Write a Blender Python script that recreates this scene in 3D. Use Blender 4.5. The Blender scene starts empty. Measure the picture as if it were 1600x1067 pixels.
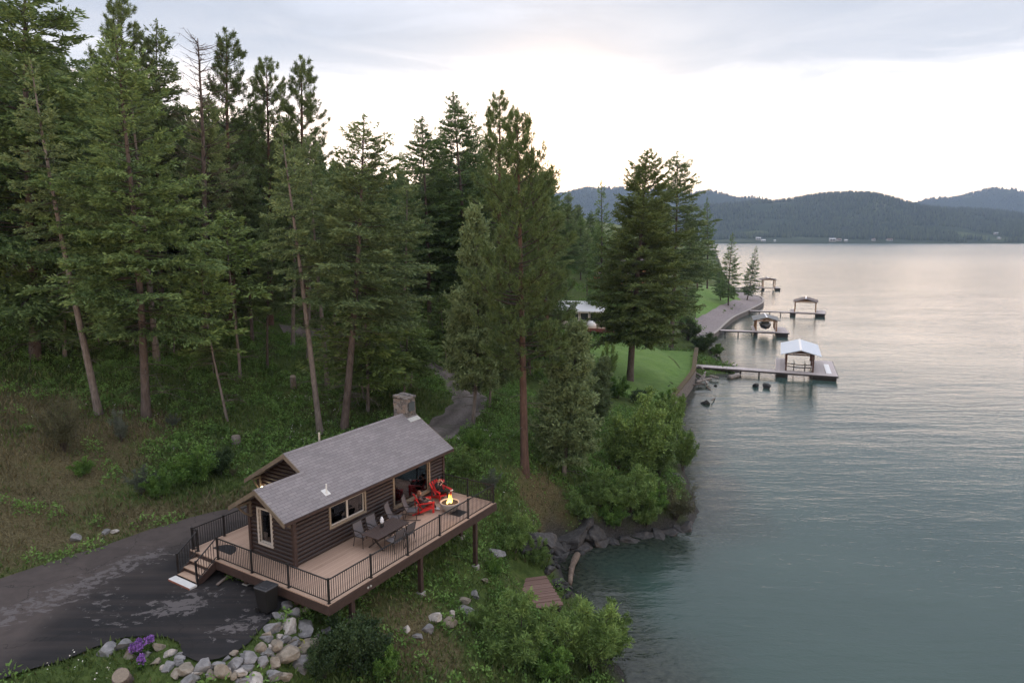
import bpy, bmesh, math, random
import numpy as np
from mathutils import Vector, Matrix
from mathutils.geometry import delaunay_2d_cdt
R = math.radians
sc = bpy.context.scene
COL = sc.collection
random.seed(7)

# ------------------------------------------------------------ camera
CAM_H, FPX, HOR = 20.0, 1040.0, 371.0
PITCH = math.atan((533.5 - HOR) / FPX)
cam_d = bpy.data.cameras.new('camera')
cam = bpy.data.objects.new('camera', cam_d); COL.objects.link(cam)
cam.location = (0, 0, CAM_H)
cam.rotation_euler = (R(90) - PITCH, 0, 0)
cam_d.sensor_width = 36.0
cam_d.lens = 36.0 * FPX / 1600
cam_d.clip_start, cam_d.clip_end = 0.5, 20000
sc.camera = cam
# ------------------------------------------------------------ world
w = bpy.data.worlds.new('World'); sc.world = w; w.use_nodes = True
SUN_EL, SUN_AZ = R(7), R(4)
nt = w.node_tree; nt.nodes.clear()
def wn(t, **k):
    n = nt.nodes.new(t)
    for a, b in k.items(): setattr(n, a, b)
    return n
LK = nt.links.new
sky = wn('ShaderNodeTexSky', sky_type='NISHITA', sun_disc=False, sun_elevation=SUN_EL, sun_rotation=SUN_AZ, altitude=900)
bg1 = wn('ShaderNodeBackground'); bg1.inputs[1].default_value = 0.12; LK(sky.outputs[0], bg1.inputs[0])
tc = wn('ShaderNodeTexCoord'); sep = wn('ShaderNodeSeparateXYZ'); LK(tc.outputs['Generated'], sep.inputs[0])
mp = wn('ShaderNodeMapping'); mp.inputs['Scale'].default_value = (1.3, 1.3, 6.5); mp.inputs['Rotation'].default_value = (R(4), R(9), R(12)); LK(tc.outputs['Generated'], mp.inputs[0])
nz = wn('ShaderNodeTexNoise'); nz.inputs['Scale'].default_value = 3.0; nz.inputs['Detail'].default_value = 9; nz.inputs['Roughness'].default_value = .58; nz.inputs['Distortion'].default_value = .7; LK(mp.outputs[0], nz.inputs[0])
m1 = wn('ShaderNodeMath', operation='MULTIPLY_ADD'); m1.inputs[1].default_value = .20; m1.inputs[2].default_value = -.10; LK(nz.outputs[0], m1.inputs[0])
m2 = wn('ShaderNodeMath', operation='ADD'); LK(sep.outputs[2], m2.inputs[0]); LK(m1.outputs[0], m2.inputs[1])
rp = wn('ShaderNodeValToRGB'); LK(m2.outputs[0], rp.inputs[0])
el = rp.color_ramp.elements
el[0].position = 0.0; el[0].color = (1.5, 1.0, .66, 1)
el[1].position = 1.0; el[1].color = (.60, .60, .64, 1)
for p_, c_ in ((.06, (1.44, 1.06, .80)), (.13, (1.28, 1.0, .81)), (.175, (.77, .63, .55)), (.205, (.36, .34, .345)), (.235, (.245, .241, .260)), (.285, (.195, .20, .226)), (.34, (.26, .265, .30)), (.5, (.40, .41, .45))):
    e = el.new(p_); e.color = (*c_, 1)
# warm brightening round the set sun
sd_ = (math.sin(SUN_AZ) * math.cos(SUN_EL), math.cos(SUN_AZ) * math.cos(SUN_EL), math.sin(SUN_EL))
dp = wn('ShaderNodeVectorMath', operation='DOT_PRODUCT'); dp.inputs[1].default_value = sd_; LK(tc.outputs['Generated'], dp.inputs[0])
g0 = wn('ShaderNodeMath', operation='MAXIMUM'); g0.inputs[1].default_value = 0; LK(dp.outputs['Value'], g0.inputs[0])
g1 = wn('ShaderNodeMath', operation='POWER'); g1.inputs[1].default_value = 260; LK(g0.outputs[0], g1.inputs[0])
gm = wn('ShaderNodeMix', data_type='RGBA', blend_type='ADD'); LK(g1.outputs[0], gm.inputs[0]); LK(rp.outputs[0], gm.inputs[6]); gm.inputs[7].default_value = (.55, .22, .0, 1)
# away from the sunset the cloud deck is darker
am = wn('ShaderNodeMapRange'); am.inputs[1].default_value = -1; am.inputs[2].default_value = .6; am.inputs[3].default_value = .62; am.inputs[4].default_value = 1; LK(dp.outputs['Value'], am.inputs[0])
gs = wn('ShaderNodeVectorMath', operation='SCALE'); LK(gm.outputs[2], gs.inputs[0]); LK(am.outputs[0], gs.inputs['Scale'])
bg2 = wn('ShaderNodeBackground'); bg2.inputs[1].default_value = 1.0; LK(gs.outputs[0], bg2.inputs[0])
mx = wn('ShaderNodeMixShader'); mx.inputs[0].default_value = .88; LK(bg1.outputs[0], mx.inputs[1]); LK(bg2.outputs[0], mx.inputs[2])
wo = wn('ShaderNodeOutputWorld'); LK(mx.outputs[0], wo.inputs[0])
# ------------------------------------------------------------ sun (low, veiled by cloud)
sl = bpy.data.lights.new('sun', 'SUN'); sl.energy = .5; sl.angle = R(14); sl.color = (1, .8, .58)
so = bpy.data.objects.new('sun', sl); COL.objects.link(so)
so.rotation_euler = (R(90) - SUN_EL, 0, R(180) - SUN_AZ)
sc.view_settings.view_transform = 'Standard'; sc.view_settings.look = 'None'
sc.view_settings.exposure = 1.7; sc.view_settings.gamma = 1.0
sc.render.engine = 'CYCLES'
cy = sc.cycles
cy.max_bounces = 5; cy.diffuse_bounces = 3; cy.glossy_bounces = 3; cy.transmission_bounces = 3; cy.transparent_max_bounces = 8; cy.volume_bounces = 0
cy.caustics_reflective = False; cy.caustics_refractive = False
cy.use_denoising = True

# ------------------------------------------------------------ pixel -> world helpers (photo pixels, 1600 wide)
CP, SP = math.cos(PITCH), math.sin(PITCH)
def ray(px, py):
    a = (px - 800) / FPX; b = (py - 533.5) / FPX
    return np.array([a, CP - b * SP, -b * CP - SP])
def at(px, py, z=0.0):
    r = ray(px, py); t = (z - CAM_H) / r[2]
    return np.array([0, 0, CAM_H]) + r * t
def atY(px, py, Y):
    r = ray(px, py); return np.array([0, 0, CAM_H]) + r * (Y / r[1])

# ------------------------------------------------------------ scene bookkeeping
def tag(o, label=None, cat=None, group=None, kind=None):
    if label: o['label'] = label
    if cat: o['category'] = cat
    if group: o['group'] = group
    if kind: o['kind'] = kind
    return o
def thing(name, label, cat, loc=(0, 0, 0), rz=0, group=None):
    o = bpy.data.objects.new(name, None); COL.objects.link(o)
    o.empty_display_size = .3
    o.location = loc; o.rotation_euler = (0, 0, rz)
    return tag(o, label, cat, group)
def link_mesh(name, me, mats, parent=None):
    for m in (mats if isinstance(mats, (list, tuple)) else [mats]): me.materials.append(m)
    o = bpy.data.objects.new(name, me); COL.objects.link(o)
    if parent is not None: o.parent = parent
    return o
def dup(root, loc, rot=(0, 0, 0), scale=(1, 1, 1), label=None, group=None):
    r = root.copy(); COL.objects.link(r); r.location = loc; r.rotation_euler = rot; r.scale = scale
    if label: r['label'] = label
    if group: r['group'] = group
    for ch in list(root.children):
        c = ch.copy(); COL.objects.link(c); c.parent = r
        for g in ch.children:
            d = g.copy(); COL.objects.link(d); d.parent = c
    return r
def kill(root):
    for c in list(root.children): kill(c)
    bpy.data.objects.remove(root)

class MB:
    def __init__(s): s.v = []; s.f = []; s.mi = []; s.cur = 0
    def face(s, *ix): s.f.append(ix); s.mi.append(s.cur)
    def hexa(s, P):
        b = len(s.v); s.v += [tuple(p) for p in P]
        for q in ((0, 3, 2, 1), (4, 5, 6, 7), (0, 1, 5, 4), (1, 2, 6, 5), (2, 3, 7, 6), (3, 0, 4, 7)): s.face(*[b + i for i in q])
    def box(s, x0, y0, z0, x1, y1, z1):
        s.hexa([(x0, y0, z0), (x1, y0, z0), (x1, y1, z0), (x0, y1, z0), (x0, y0, z1), (x1, y0, z1), (x1, y1, z1), (x0, y1, z1)])
    def rbox(s, x0, y0, z0, x1, y1, z1, b=.02):
        # box with its top and vertical edges chamfered
        rings = []
        for z, i in ((z0, 0), (z1 - b, 0), (z1, b)):
            X0, Y0, X1, Y1 = x0 + i, y0 + i, x1 - i, y1 - i
            rings.append([(X0 + b, Y0, z), (X1 - b, Y0, z), (X1, Y0 + b, z), (X1, Y1 - b, z), (X1 - b, Y1, z), (X0 + b, Y1, z), (X0, Y1 - b, z), (X0, Y0 + b, z)])
        s.rings(rings)
    def rings(s, rings, cap=True, closed=True):
        b = len(s.v); n = len(rings[0])
        for r in rings: s.v += [tuple(p) for p in r]
        for i in range(len(rings) - 1):
            for j in range(n if closed else n - 1):
                k = (j + 1) % n
                s.face(b + i * n + j, b + i * n + k, b + (i + 1) * n + k, b + (i + 1) * n + j)
        if cap:
            s.face(*[b + j for j in range(n)][::-1]); s.face(*[b + (len(rings) - 1) * n + j for j in range(n)])
    def bar(s, p, q, w, h, up=(0, 0, 1)):
        p, q, up = Vector(p), Vector(q), Vector(up); d = (q - p).normalized()
        x = d.cross(up)
        if x.length < 1e-4: x = d.cross(Vector((1, 0, 0)))
        x.normalize(); y = x.cross(d)
        a, c = x * w / 2, y * h / 2
        s.hexa([p - a - c, p + a - c, p + a + c, p - a + c, q - a - c, q + a - c, q + a + c, q - a + c])
    def tube(s, path, rad, n=8, cap=True):
        path = [Vector(p) for p in path]; rings = []; x = None
        for i, p in enumerate(path):
            d = (path[min(i + 1, len(path) - 1)] - path[max(i - 1, 0)]).normalized()
            if x is None:
                x = d.cross(Vector((0, 0, 1)))
                if x.length < 1e-3: x = Vector((1, 0, 0))
            x = (x - d * x.dot(d)).normalized(); y = d.cross(x)
            r = rad[i] if isinstance(rad, (list, tuple)) else rad
            rings.append([p + (x * math.cos(t) + y * math.sin(t)) * r for t in [2 * math.pi * j / n for j in range(n)]])
        s.rings(rings, cap)
    def lathe(s, prof, n=20, c=(0, 0, 0)):
        s.rings([[(c[0] + r * math.cos(2 * math.pi * j / n), c[1] + r * math.sin(2 * math.pi * j / n), c[2] + z) for j in range(n)] for r, z in prof])
    def prism(s, poly, vec):
        n = len(poly); b = len(s.v); vec = Vector(vec)
        s.v += [tuple(p) for p in poly] + [tuple(Vector(p) + vec) for p in poly]
        s.face(*range(b, b + n)); s.face(*range(b + 2 * n - 1, b + n - 1, -1))
        for i in range(n):
            j = (i + 1) % n; s.face(b + j, b + i, b + n + i, b + n + j)
    def build(s, name, mats, parent=None, smooth=False):
        me = bpy.data.meshes.new(name); me.from_pydata(s.v, [], s.f)
        if any(s.mi): me.polygons.foreach_set('material_index', s.mi)
        bm = bmesh.new(); bm.from_mesh(me); bmesh.ops.recalc_face_normals(bm, faces=bm.faces); bm.to_mesh(me); bm.free()
        if smooth: me.polygons.foreach_set('use_smooth', [True] * len(me.polygons))
        me.update()
        return link_mesh(name, me, mats, parent)

def np_mesh(name, V, F, attrs=None):
    """V (n,3); F (m,4) or (m,3) -> mesh, quickly"""
    V = np.asarray(V, np.float32); F = np.asarray(F, np.int32)
    me = bpy.data.meshes.new(name); k = F.shape[1]
    me.vertices.add(len(V)); me.vertices.foreach_set('co', V.ravel())
    me.loops.add(F.size); me.loops.foreach_set('vertex_index', F.ravel())
    me.polygons.add(len(F)); me.polygons.foreach_set('loop_start', np.arange(0, F.size, k, dtype=np.int32))
    for an, av in (attrs or {}).items():
        a = me.attributes.new(an, 'FLOAT', 'POINT'); a.data.foreach_set('value', np.asarray(av, np.float32))
    me.update(calc_edges=True); me.validate()
    return me

# ------------------------------------------------------------ materials
def new_mat(name):
    m = bpy.data.materials.new(name); m.use_nodes = True
    n = m.node_tree.nodes; return m, m.node_tree, n['Principled BSDF']
def node(t, typ, ins=None, **k):
    n = t.nodes.new(typ)
    for a, b in k.items(): setattr(n, a, b)
    for i, v in (ins or {}).items():
        if hasattr(v, 'is_linked') or isinstance(v, bpy.types.NodeSocket): t.links.new(v, n.inputs[i])
        else: n.inputs[i].default_value = v
    return n
def rgba(c): return (*c, 1) if len(c) == 3 else c
def ramp(t, fac, stops, interp='LINEAR'):
    n = t.nodes.new('ShaderNodeValToRGB'); n.color_ramp.interpolation = interp
    e = n.color_ramp.elements
    e[0].position, e[0].color = stops[0][0], rgba(stops[0][1]); e[1].position, e[1].color = stops[-1][0], rgba(stops[-1][1])
    for p, c in stops[1:-1]:
        x = e.new(p); x.color = rgba(c)
    t.links.new(fac, n.inputs[0]); return n.outputs[0]
def noise(t, scale, detail=4, vec=None, rough=.55, dist=0):
    n = node(t, 'ShaderNodeTexNoise', {'Scale': scale, 'Detail': detail, 'Roughness': rough, 'Distortion': dist})
    if vec is not None: t.links.new(vec, n.inputs['Vector'])
    return n.outputs[0]
def objco(t, scale=None, rot=None):
    c = t.nodes.new('ShaderNodeTexCoord').outputs['Object']
    if scale or rot:
        mpn = node(t, 'ShaderNodeMapping', {'Vector': c})
        if scale: mpn.inputs['Scale'].default_value = scale
        if rot: mpn.inputs['Rotation'].default_value = rot
        c = mpn.outputs[0]
    return c
def geopos(t, scale=None):
    c = t.nodes.new('ShaderNodeNewGeometry').outputs['Position']
    if scale:
        c = node(t, 'ShaderNodeMapping', {'Vector': c, 'Scale': scale}).outputs[0]
    return c
def mixc(t, f, a, b, blend='MIX'):
    n = node(t, 'ShaderNodeMix', data_type='RGBA', blend_type=blend)
    for i, v in ((0, f), (6, a), (7, b)):
        if isinstance(v, bpy.types.NodeSocket): t.links.new(v, n.inputs[i])
        else: n.inputs[i].default_value = rgba(v) if isinstance(v, (tuple, list)) else v
    return n.outputs[2]
def math_(t, op, a, b=0.0, c=0.0):
    n = t.nodes.new('ShaderNodeMath'); n.operation = op
    for i, v in ((0, a), (1, b), (2, c)):
        if isinstance(v, bpy.types.NodeSocket): t.links.new(v, n.inputs[i])
        else: n.inputs[i].default_value = v
    return n.outputs[0]
def bump(t, b, h, strength=.4, dist=.02):
    n = node(t, 'ShaderNodeBump', {'Strength': strength, 'Distance': dist, 'Height': h}); t.links.new(n.outputs[0], b.inputs['Normal'])
def attr(t, name): return node(t, 'ShaderNodeAttribute', attribute_name=name).outputs['Fac']

def plain(name, col, rough=.6, metal=0, var=.18, scale=6, bmp=0, spec=.5):
    m, t, b = new_mat(name)
    n = noise(t, scale, 5, objco(t))
    lo = tuple(c * (1 - var) for c in col); hi = tuple(min(1, c * (1 + var)) for c in col)
    t.links.new(ramp(t, n, [(.3, lo), (.7, hi)]), b.inputs['Base Color'])
    b.inputs['Roughness'].default_value = rough; b.inputs['Metallic'].default_value = metal
    b.inputs['Specular IOR Level'].default_value = spec
    if bmp: bump(t, b, n, bmp, .02)
    return m
def foliage(name, dark, mid, light, hue=.0, transl=.15):
    """leaf colour: varies per leaf (tint), per clump (noise) and per plant (object random)"""
    m, t, b = new_mat(name)
    ti = attr(t, 'tint'); rnd = t.nodes.new('ShaderNodeObjectInfo').outputs['Random']
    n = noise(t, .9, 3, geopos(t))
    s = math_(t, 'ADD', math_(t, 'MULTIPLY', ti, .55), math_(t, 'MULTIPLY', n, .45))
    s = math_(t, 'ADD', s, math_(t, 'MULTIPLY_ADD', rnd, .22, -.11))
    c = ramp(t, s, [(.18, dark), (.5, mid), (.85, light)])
    t.links.new(c, b.inputs['Base Color'])
    b.inputs['Roughness'].default_value = .65; b.inputs['Specular IOR Level'].default_value = .25
    if transl:
        tr = node(t, 'ShaderNodeBsdfTranslucent', {'Color': c})
        ms = node(t, 'ShaderNodeMixShader', {0: transl, 1: b.outputs[0], 2: tr.outputs[0]})
        t.links.new(ms.outputs[0], t.nodes['Material Output'].inputs[0])
    return m
def bark(name, a, c, scale=9):
    m, t, b = new_mat(name)
    n = noise(t, scale, 6, objco(t, (1, 1, .22)), .65)
    big = noise(t, 1.2, 2, geopos(t))
    col = mixc(t, .35, ramp(t, n, [(.32, tuple(x * .35 for x in a)), (.5, a), (.7, c)]), ramp(t, big, [(.35, a), (.65, c)]))
    t.links.new(col, b.inputs['Base Color']); b.inputs['Roughness'].default_value = .9
    bump(t, b, n, .8, .04)
    return m

# ================================================================ LAND AND WATER
DZ = 6.4                                   # deck level above the lake
C0 = at(514, 946, DZ); _c1 = at(775, 785, DZ)
DANG = math.atan2(_c1[1] - C0[1], _c1[0] - C0[0])
UX, UY = math.cos(DANG), math.sin(DANG)
def dw(u, v, z=0.0):                       # deck coordinates -> world
    return (C0[0] + u * UX - v * UY, C0[1] + u * UY + v * UX, DZ + z)

shore_px = [(985, 1067), (958, 1030), (935, 985), (908, 940), (884, 912), (872, 890), (862, 868), (880, 858), (905, 856), (935, 848), (965, 840),
            (1010, 832), (1050, 827), (1080, 820), (1090, 800), (1082, 775), (1072, 745), (1062, 720), (1056, 690), (1052, 655), (1050, 634),
            (1064, 616), (1082, 600), (1092, 592), (1112, 590), (1140, 588), (1156, 582), (1150, 572), (1128, 564), (1114, 552), (1106, 538), (1102, 528),
            (1118, 519), (1142, 498), (1167, 486), (1187, 476), (1192, 469), (1186, 463), (1165, 459), (1146, 452), (1138, 440), (1128, 421), (1122, 405), (1118, 396), (1117, 390)]
SH = [at(*p)[:2] for p in shore_px]
SHORE = np.array([(14, -30), (10, 6), (7.6, 20)] + [tuple(p) for p in SH] + [(300, 1500), (60, 2150), (-1400, 2500)])
LANDPOLY = np.vstack([SHORE, [(-1400, -30)]])
def seg_dist(X, Y, P):
    d = np.full(X.shape, 1e9)
    for a, b in zip(P[:-1], P[1:]):
        ab = b - a; L2 = ab @ ab
        t = np.clip(((X - a[0]) * ab[0] + (Y - a[1]) * ab[1]) / L2, 0, 1)
        d = np.minimum(d, np.hypot(X - a[0] - t * ab[0], Y - a[1] - t * ab[1]))
    return d
def inside(X, Y, P):
    c = np.zeros(X.shape, bool); n = len(P); j = n - 1
    for i in range(n):
        xi, yi = P[i]; xj, yj = P[j]
        if yi != yj:
            c ^= ((yi > Y) != (yj > Y)) & (X < (xj - xi) * (Y - yi) / (yj - yi) + xi)
        j = i
    return c
def sdist(X, Y, poly, line=None):
    line = np.vstack([poly, poly[:1]]) if line is None else line
    return seg_dist(X, Y, line) * np.where(inside(X, Y, poly), 1, -1)

# heights known at places seen in the photograph
ctrl = []
for px, py, z in [(0, 900, 5.8), (100, 865, 5.75), (200, 835, 5.7), (300, 805, 5.65), (390, 788, 5.65), (0, 1058, 5.65), (200, 1000, 5.6), (300, 960, 5.6), (400, 930, 5.5),
                  (150, 1045, 5.6), (230, 1010, 5.65), (280, 1050, 5.2), (400, 1030, 5.1), (480, 985, 4.9), (470, 1045, 4.4), (560, 1040, 3.8), (640, 1040, 3.4), (700, 1062, 2.8), (600, 1000, 4.0),
                  (715, 945, 3.3), (760, 920, 2.6), (770, 870, 3.3), (840, 925, .75), (812, 908, .9), (822, 930, .8), (845, 950, .6), (800, 1000, 1.6), (880, 1000, .7), (743, 875, 3.9), (658, 918, 4.45), (551, 975, 4.85),
                  (848, 812, 2.9), (900, 812, 2.4), (960, 812, 1.9), (1030, 803, 1.6), (1068, 798, 1.3), (862, 850, 1.6), (920, 835, 1.3), (1000, 822, 1.1), (800, 770, 4.6), (820, 735, 5.0), (790, 700, 5.2), (850, 760, 4.2), (880, 790, 2.4), (950, 800, 1.7), (1040, 790, .9), (960, 700, 2.9), (1000, 640, 2.5), (1035, 690, .9),
                  (985, 595, 2.4), (1060, 600, 2.0), (1080, 560, 1.9), (1020, 570, 2.4), (960, 545, 3.2), (915, 505, 4.0), (700, 640, 6.0), (720, 610, 6.2), (690, 570, 6.9), (540, 530, 9.0), (600, 565, 8.0),
                  (640, 520, 9.0), (820, 640, 5.4), (850, 600, 5.0), (1095, 500, 1.3), (1130, 478, 2.2), (1110, 470, 3.2), (1170, 470, 1.0), (1090, 450, 5.0)]:
    p = at(px, py, z); ctrl.append((p[0], p[1], z))
def hillpt(px, py):
    D0 = 28 + px / 390 * 8; s = .25 - .10 * px / 600
    r = ray(px, py); k = -r[2] / r[1]       # 20 - k D = 5.65 + s (D - D0)
    D = (CAM_H - 5.65 + s * D0) / (k + s)
    return (px - 800) / FPX * D / (CP - (py - 533.5) / FPX * SP), D, 5.65 + s * (D - D0)
for q in [(0, 800), (0, 650), (0, 500), (0, 420), (120, 700), (120, 560), (120, 450), (228, 650), (250, 740), (300, 600), (330, 500), (355, 655), (420, 700), (430, 560), (500, 670), (520, 600)]:
    ctrl.append(hillpt(*q))
for u_, v_ in ((0, 9), (5, 10), (10, 9.5), (13, 7), (3, 6), (8, 6)): ctrl.append((*dw(u_, v_)[:2], 5.6))
for u_, v_, z in ((6, 3, 5.2), (11, 3, 4.9), (14, 3, 5.0), (1.5, 2, 5.2)): ctrl.append((*dw(u_, v_)[:2], z))
ctrl += [(-60, 150, 30), (-25, 150, 20), (15, 150, 8), (60, 215, 4), (40, 190, 6), (-150, 200, 60), (-100, 80, 36), (-60, 60, 22), (-70, 30, 15), (-40, 10, 7), (-20, 5, 5.4), (0, 5, 2.2), (0, 14, 2.6), (-12, 12, 5),
         (-30, 110, 18), (0, 110, 10), (20, 126, 4.3), (8, 108, 4.2), (4, 118, 4.6), (12, 112, 3.9), (-400, 400, 120), (-100, 400, 50), (50, 400, 18), (120, 400, 6), (200, 1000, 30), (-300, 1200, 120), (-1200, 1200, 200), (-1200, 100, 150), (-1200, 2400, 200), (0, 2100, 20)]
ctrl = np.array(ctrl)
_n = len(ctrl); _A = np.linalg.norm(ctrl[:, None, :2] - ctrl[None, :, :2], axis=2) + np.eye(_n) * -.6
_B = np.hstack([np.ones((_n, 1)), ctrl[:, :2] / 100])
_S = np.linalg.solve(np.block([[_A, _B], [_B.T, np.zeros((3, 3))]]), np.concatenate([ctrl[:, 2], np.zeros(3)]))
def rbf(X, Y):
    z = _S[_n] + _S[_n + 1] * X / 100 + _S[_n + 2] * Y / 100
    for i in range(_n): z = z + _S[i] * np.hypot(X - ctrl[i, 0], Y - ctrl[i, 1])
    return z
def vnoise(X, Y, s, seed=0):
    """smooth value noise"""
    X = X / s + seed * 17.3; Y = Y / s + seed * 9.1
    xi, yi = np.floor(X), np.floor(Y); fx, fy = X - xi, Y - yi
    fx = fx * fx * (3 - 2 * fx); fy = fy * fy * (3 - 2 * fy)
    h = lambda a, b: np.mod(np.sin(a * 127.1 + b * 311.7 + seed) * 43758.5453, 1.0)
    return (h(xi, yi) * (1 - fx) + h(xi + 1, yi) * fx) * (1 - fy) + (h(xi, yi + 1) * (1 - fx) + h(xi + 1, yi + 1) * fx) * fy
def sstep(a, b, x): t = np.clip((x - a) / (b - a), 0, 1); return t * t * (3 - 2 * t)

# asphalt yard and drive
drive_px = [(-160, 960), (0, 904), (60, 884), (120, 865), (200, 838), (300, 808), (392, 788)]
DRIVE = [tuple(at(*p, 5.65)[:2]) for p in drive_px] + [dw(6, 11.8)[:2], dw(9.5, 11.4)[:2], dw(9.6, 8.9)[:2], dw(2.6, 8.7)[:2], dw(.2, 6.7)[:2], dw(.45, 2.8)[:2]] + \
        [tuple(at(*p, 5.65)[:2]) for p in [(428, 962), (408, 988), (390, 1003), (365, 1017), (338, 1028), (310, 1032), (290, 1022), (275, 1006), (255, 995), (220, 992), (190, 998), (150, 1012), (100, 1030), (40, 1048), (0, 1060), (-160, 1105)]]
_d, _q = [], random.Random(2)
for _a, _b in zip(np.array(DRIVE), np.roll(np.array(DRIVE), -1, 0)):
    _k = max(1, int(np.hypot(*(_b - _a)) / .8)); _d += [tuple(_a + (_b - _a) * _i / _k + (np.array([_q.gauss(0, .07), _q.gauss(0, .07)]))) for _i in range(_k)]
DRIVE = np.array(_d)
_xs = np.concatenate([-45 - np.cumsum(.45 * 1.075 ** np.arange(72))[::-1], np.arange(-45, 24, .45), 24 + np.cumsum(.45 * 1.03 ** np.arange(1, 95))])
_xs = _xs[_xs < 330]
_ys = np.concatenate([np.arange(-2, 66, .45), 66 + np.cumsum(.45 * 1.028 ** np.arange(1, 172))])
GX, GY = np.meshgrid(_xs, _ys)
def land_z(X, Y):
    z = rbf(X, Y)
    sd = sdist(X, Y, LANDPOLY, SHORE)
    near = np.clip(1 - Y / 250, .1, 1)
    z = z + (vnoise(X, Y, 3.1, 1) - .5) * .45 + (vnoise(X, Y, 1.2, 2) - .5) * .22 * near + (vnoise(X, Y, 14, 3) - .5) * 1.0
    # flat ground under the asphalt
    dd = sdist(X, Y, DRIVE)
    z = np.where(dd > 0, 5.56, z * sstep(0, -2.5, dd) + 5.56 * (1 - sstep(0, -2.5, dd)))
    # banks: rocky point steep, gravel beach flat
    steep = np.where((Y > 84) & (Y < 112) & (X > 24), .12, np.where((Y > 36) & (Y < 84), 1.9, .75))
    top = .02 + steep * np.maximum(sd, 0) + (vnoise(X, Y, .9, 5) - .5) * .5 * np.clip(sd / 1.5, 0, 1)
    k = .25; z = np.where(sd > 0, np.minimum(np.maximum(z, .12), np.maximum(top, .03)), np.maximum(-.28 * -sd - .05, -5))
    return z
GZ = land_z(GX, GY)
def zt(x, y):
    """height of the ground mesh"""
    x = np.atleast_1d(np.asarray(x, float)); y = np.atleast_1d(np.asarray(y, float))
    i = np.clip(np.searchsorted(_xs, x) - 1, 0, len(_xs) - 2); j = np.clip(np.searchsorted(_ys, y) - 1, 0, len(_ys) - 2)
    fx = np.clip((x - _xs[i]) / (_xs[i + 1] - _xs[i]), 0, 1); fy = np.clip((y - _ys[j]) / (_ys[j + 1] - _ys[j]), 0, 1)
    return GZ[j, i] * (1 - fx) * (1 - fy) + GZ[j, i + 1] * fx * (1 - fy) + GZ[j + 1, i] * (1 - fx) * fy + GZ[j + 1, i + 1] * fx * fy
def zg(x, y): return float(zt(x, y)[0])
def hit(px, py):
    """where the sight line through a photo pixel meets the ground"""
    r = ray(px, py); o = np.array([0, 0, CAM_H]); t0 = 5.0
    for t in np.concatenate([np.arange(8, 150, .25), np.arange(150, 1200, 2)]):
        p = o + r * t
        if p[2] < zg(p[0], p[1]):
            lo, hi = t0, t
            for _ in range(20):
                m = (lo + hi) / 2; p = o + r * m
                if p[2] < zg(p[0], p[1]): hi = m
                else: lo = m
            p = o + r * hi; return np.array([p[0], p[1], zg(p[0], p[1])])
        t0 = t
    return o + r * t

def ground_material():
    m, t, b = new_mat('forest ground')
    g = geopos(t); dry = attr(t, 'dry'); wet = attr(t, 'bank')
    n1 = noise(t, .35, 6, g, .6); n2 = noise(t, 2.2, 6, g, .65); n3 = noise(t, 11, 4, g, .6)
    green = ramp(t, n2, [(.25, (.028, .045, .013)), (.5, (.060, .092, .024)), (.75, (.105, .14, .042))])
    brown = ramp(t, n3, [(.25, (.042, .034, .019)), (.5, (.100, .084, .044)), (.75, (.165, .145, .082))])
    f = math_(t, 'ADD', math_(t, 'MULTIPLY_ADD', n1, 1.6, -.8), dry)
    f = math_(t, 'ADD', f, math_(t, 'MULTIPLY_ADD', n2, .9, -.45))
    c = mixc(t, ramp(t, f, [(.25, (0, 0, 0)), (.75, (1, 1, 1))]), green, brown)
    rock = ramp(t, n3, [(.3, (.018, .017, .017)), (.6, (.058, .056, .054)), (.8, (.13, .125, .118))])
    c = mixc(t, wet, c, rock)
    t.links.new(c, b.inputs['Base Color']); b.inputs['Roughness'].default_value = .95; b.inputs['Specular IOR Level'].default_value = .15
    bump(t, b, n3, .7, .08)
    return m
M_ground = ground_material()
_V = np.stack([GX.ravel(), GY.ravel(), GZ.ravel()], 1)
_nx, _ny = len(_xs), len(_ys)
_i = (np.arange(_ny - 1)[:, None] * _nx + np.arange(_nx - 1)[None]).ravel()
_F = np.stack([_i, _i + 1, _i + 1 + _nx, _i + _nx], 1)
_F = _F[GZ.ravel()[_F].max(1) > -4.5]
# dry meadow on the left slope, bare needle litter by the point, rock along the waterline
_dry = .10 + .75 * sstep(-18, -25, GX) * sstep(49, 41, GY) + .7 * np.exp(-((GX - 2.5) ** 2 + (GY - 41) ** 2) / 9) + .7 * np.exp(-((GX + 4) ** 2 + (GY - 25.5) ** 2) / 7) + .5 * np.exp(-((GX + 14) ** 2 + (GY - 50) ** 2) / 12)
_dry = _dry + .55 * np.exp(-((sdist(GX, GY, DRIVE) + 1.2) / 1.8) ** 2) * sstep(28, 30, GY) * sstep(-12, -15, GX)
_sd = sdist(GX, GY, LANDPOLY, SHORE)
_bank = np.where(_sd > 0, np.where((GY > 84) & (GY < 112), sstep(1.7, .3, _sd), sstep(1.15, .35, _sd + (vnoise(GX, GY, .8, 6) - .5) * 1.0)), 1)
go = link_mesh('ground', np_mesh('ground', _V, _F, {'dry': _dry.ravel(), 'bank': _bank.ravel()}), M_ground)
go.data.polygons.foreach_set('use_smooth', [True] * len(go.data.polygons)); tag(go, kind='structure')

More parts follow.
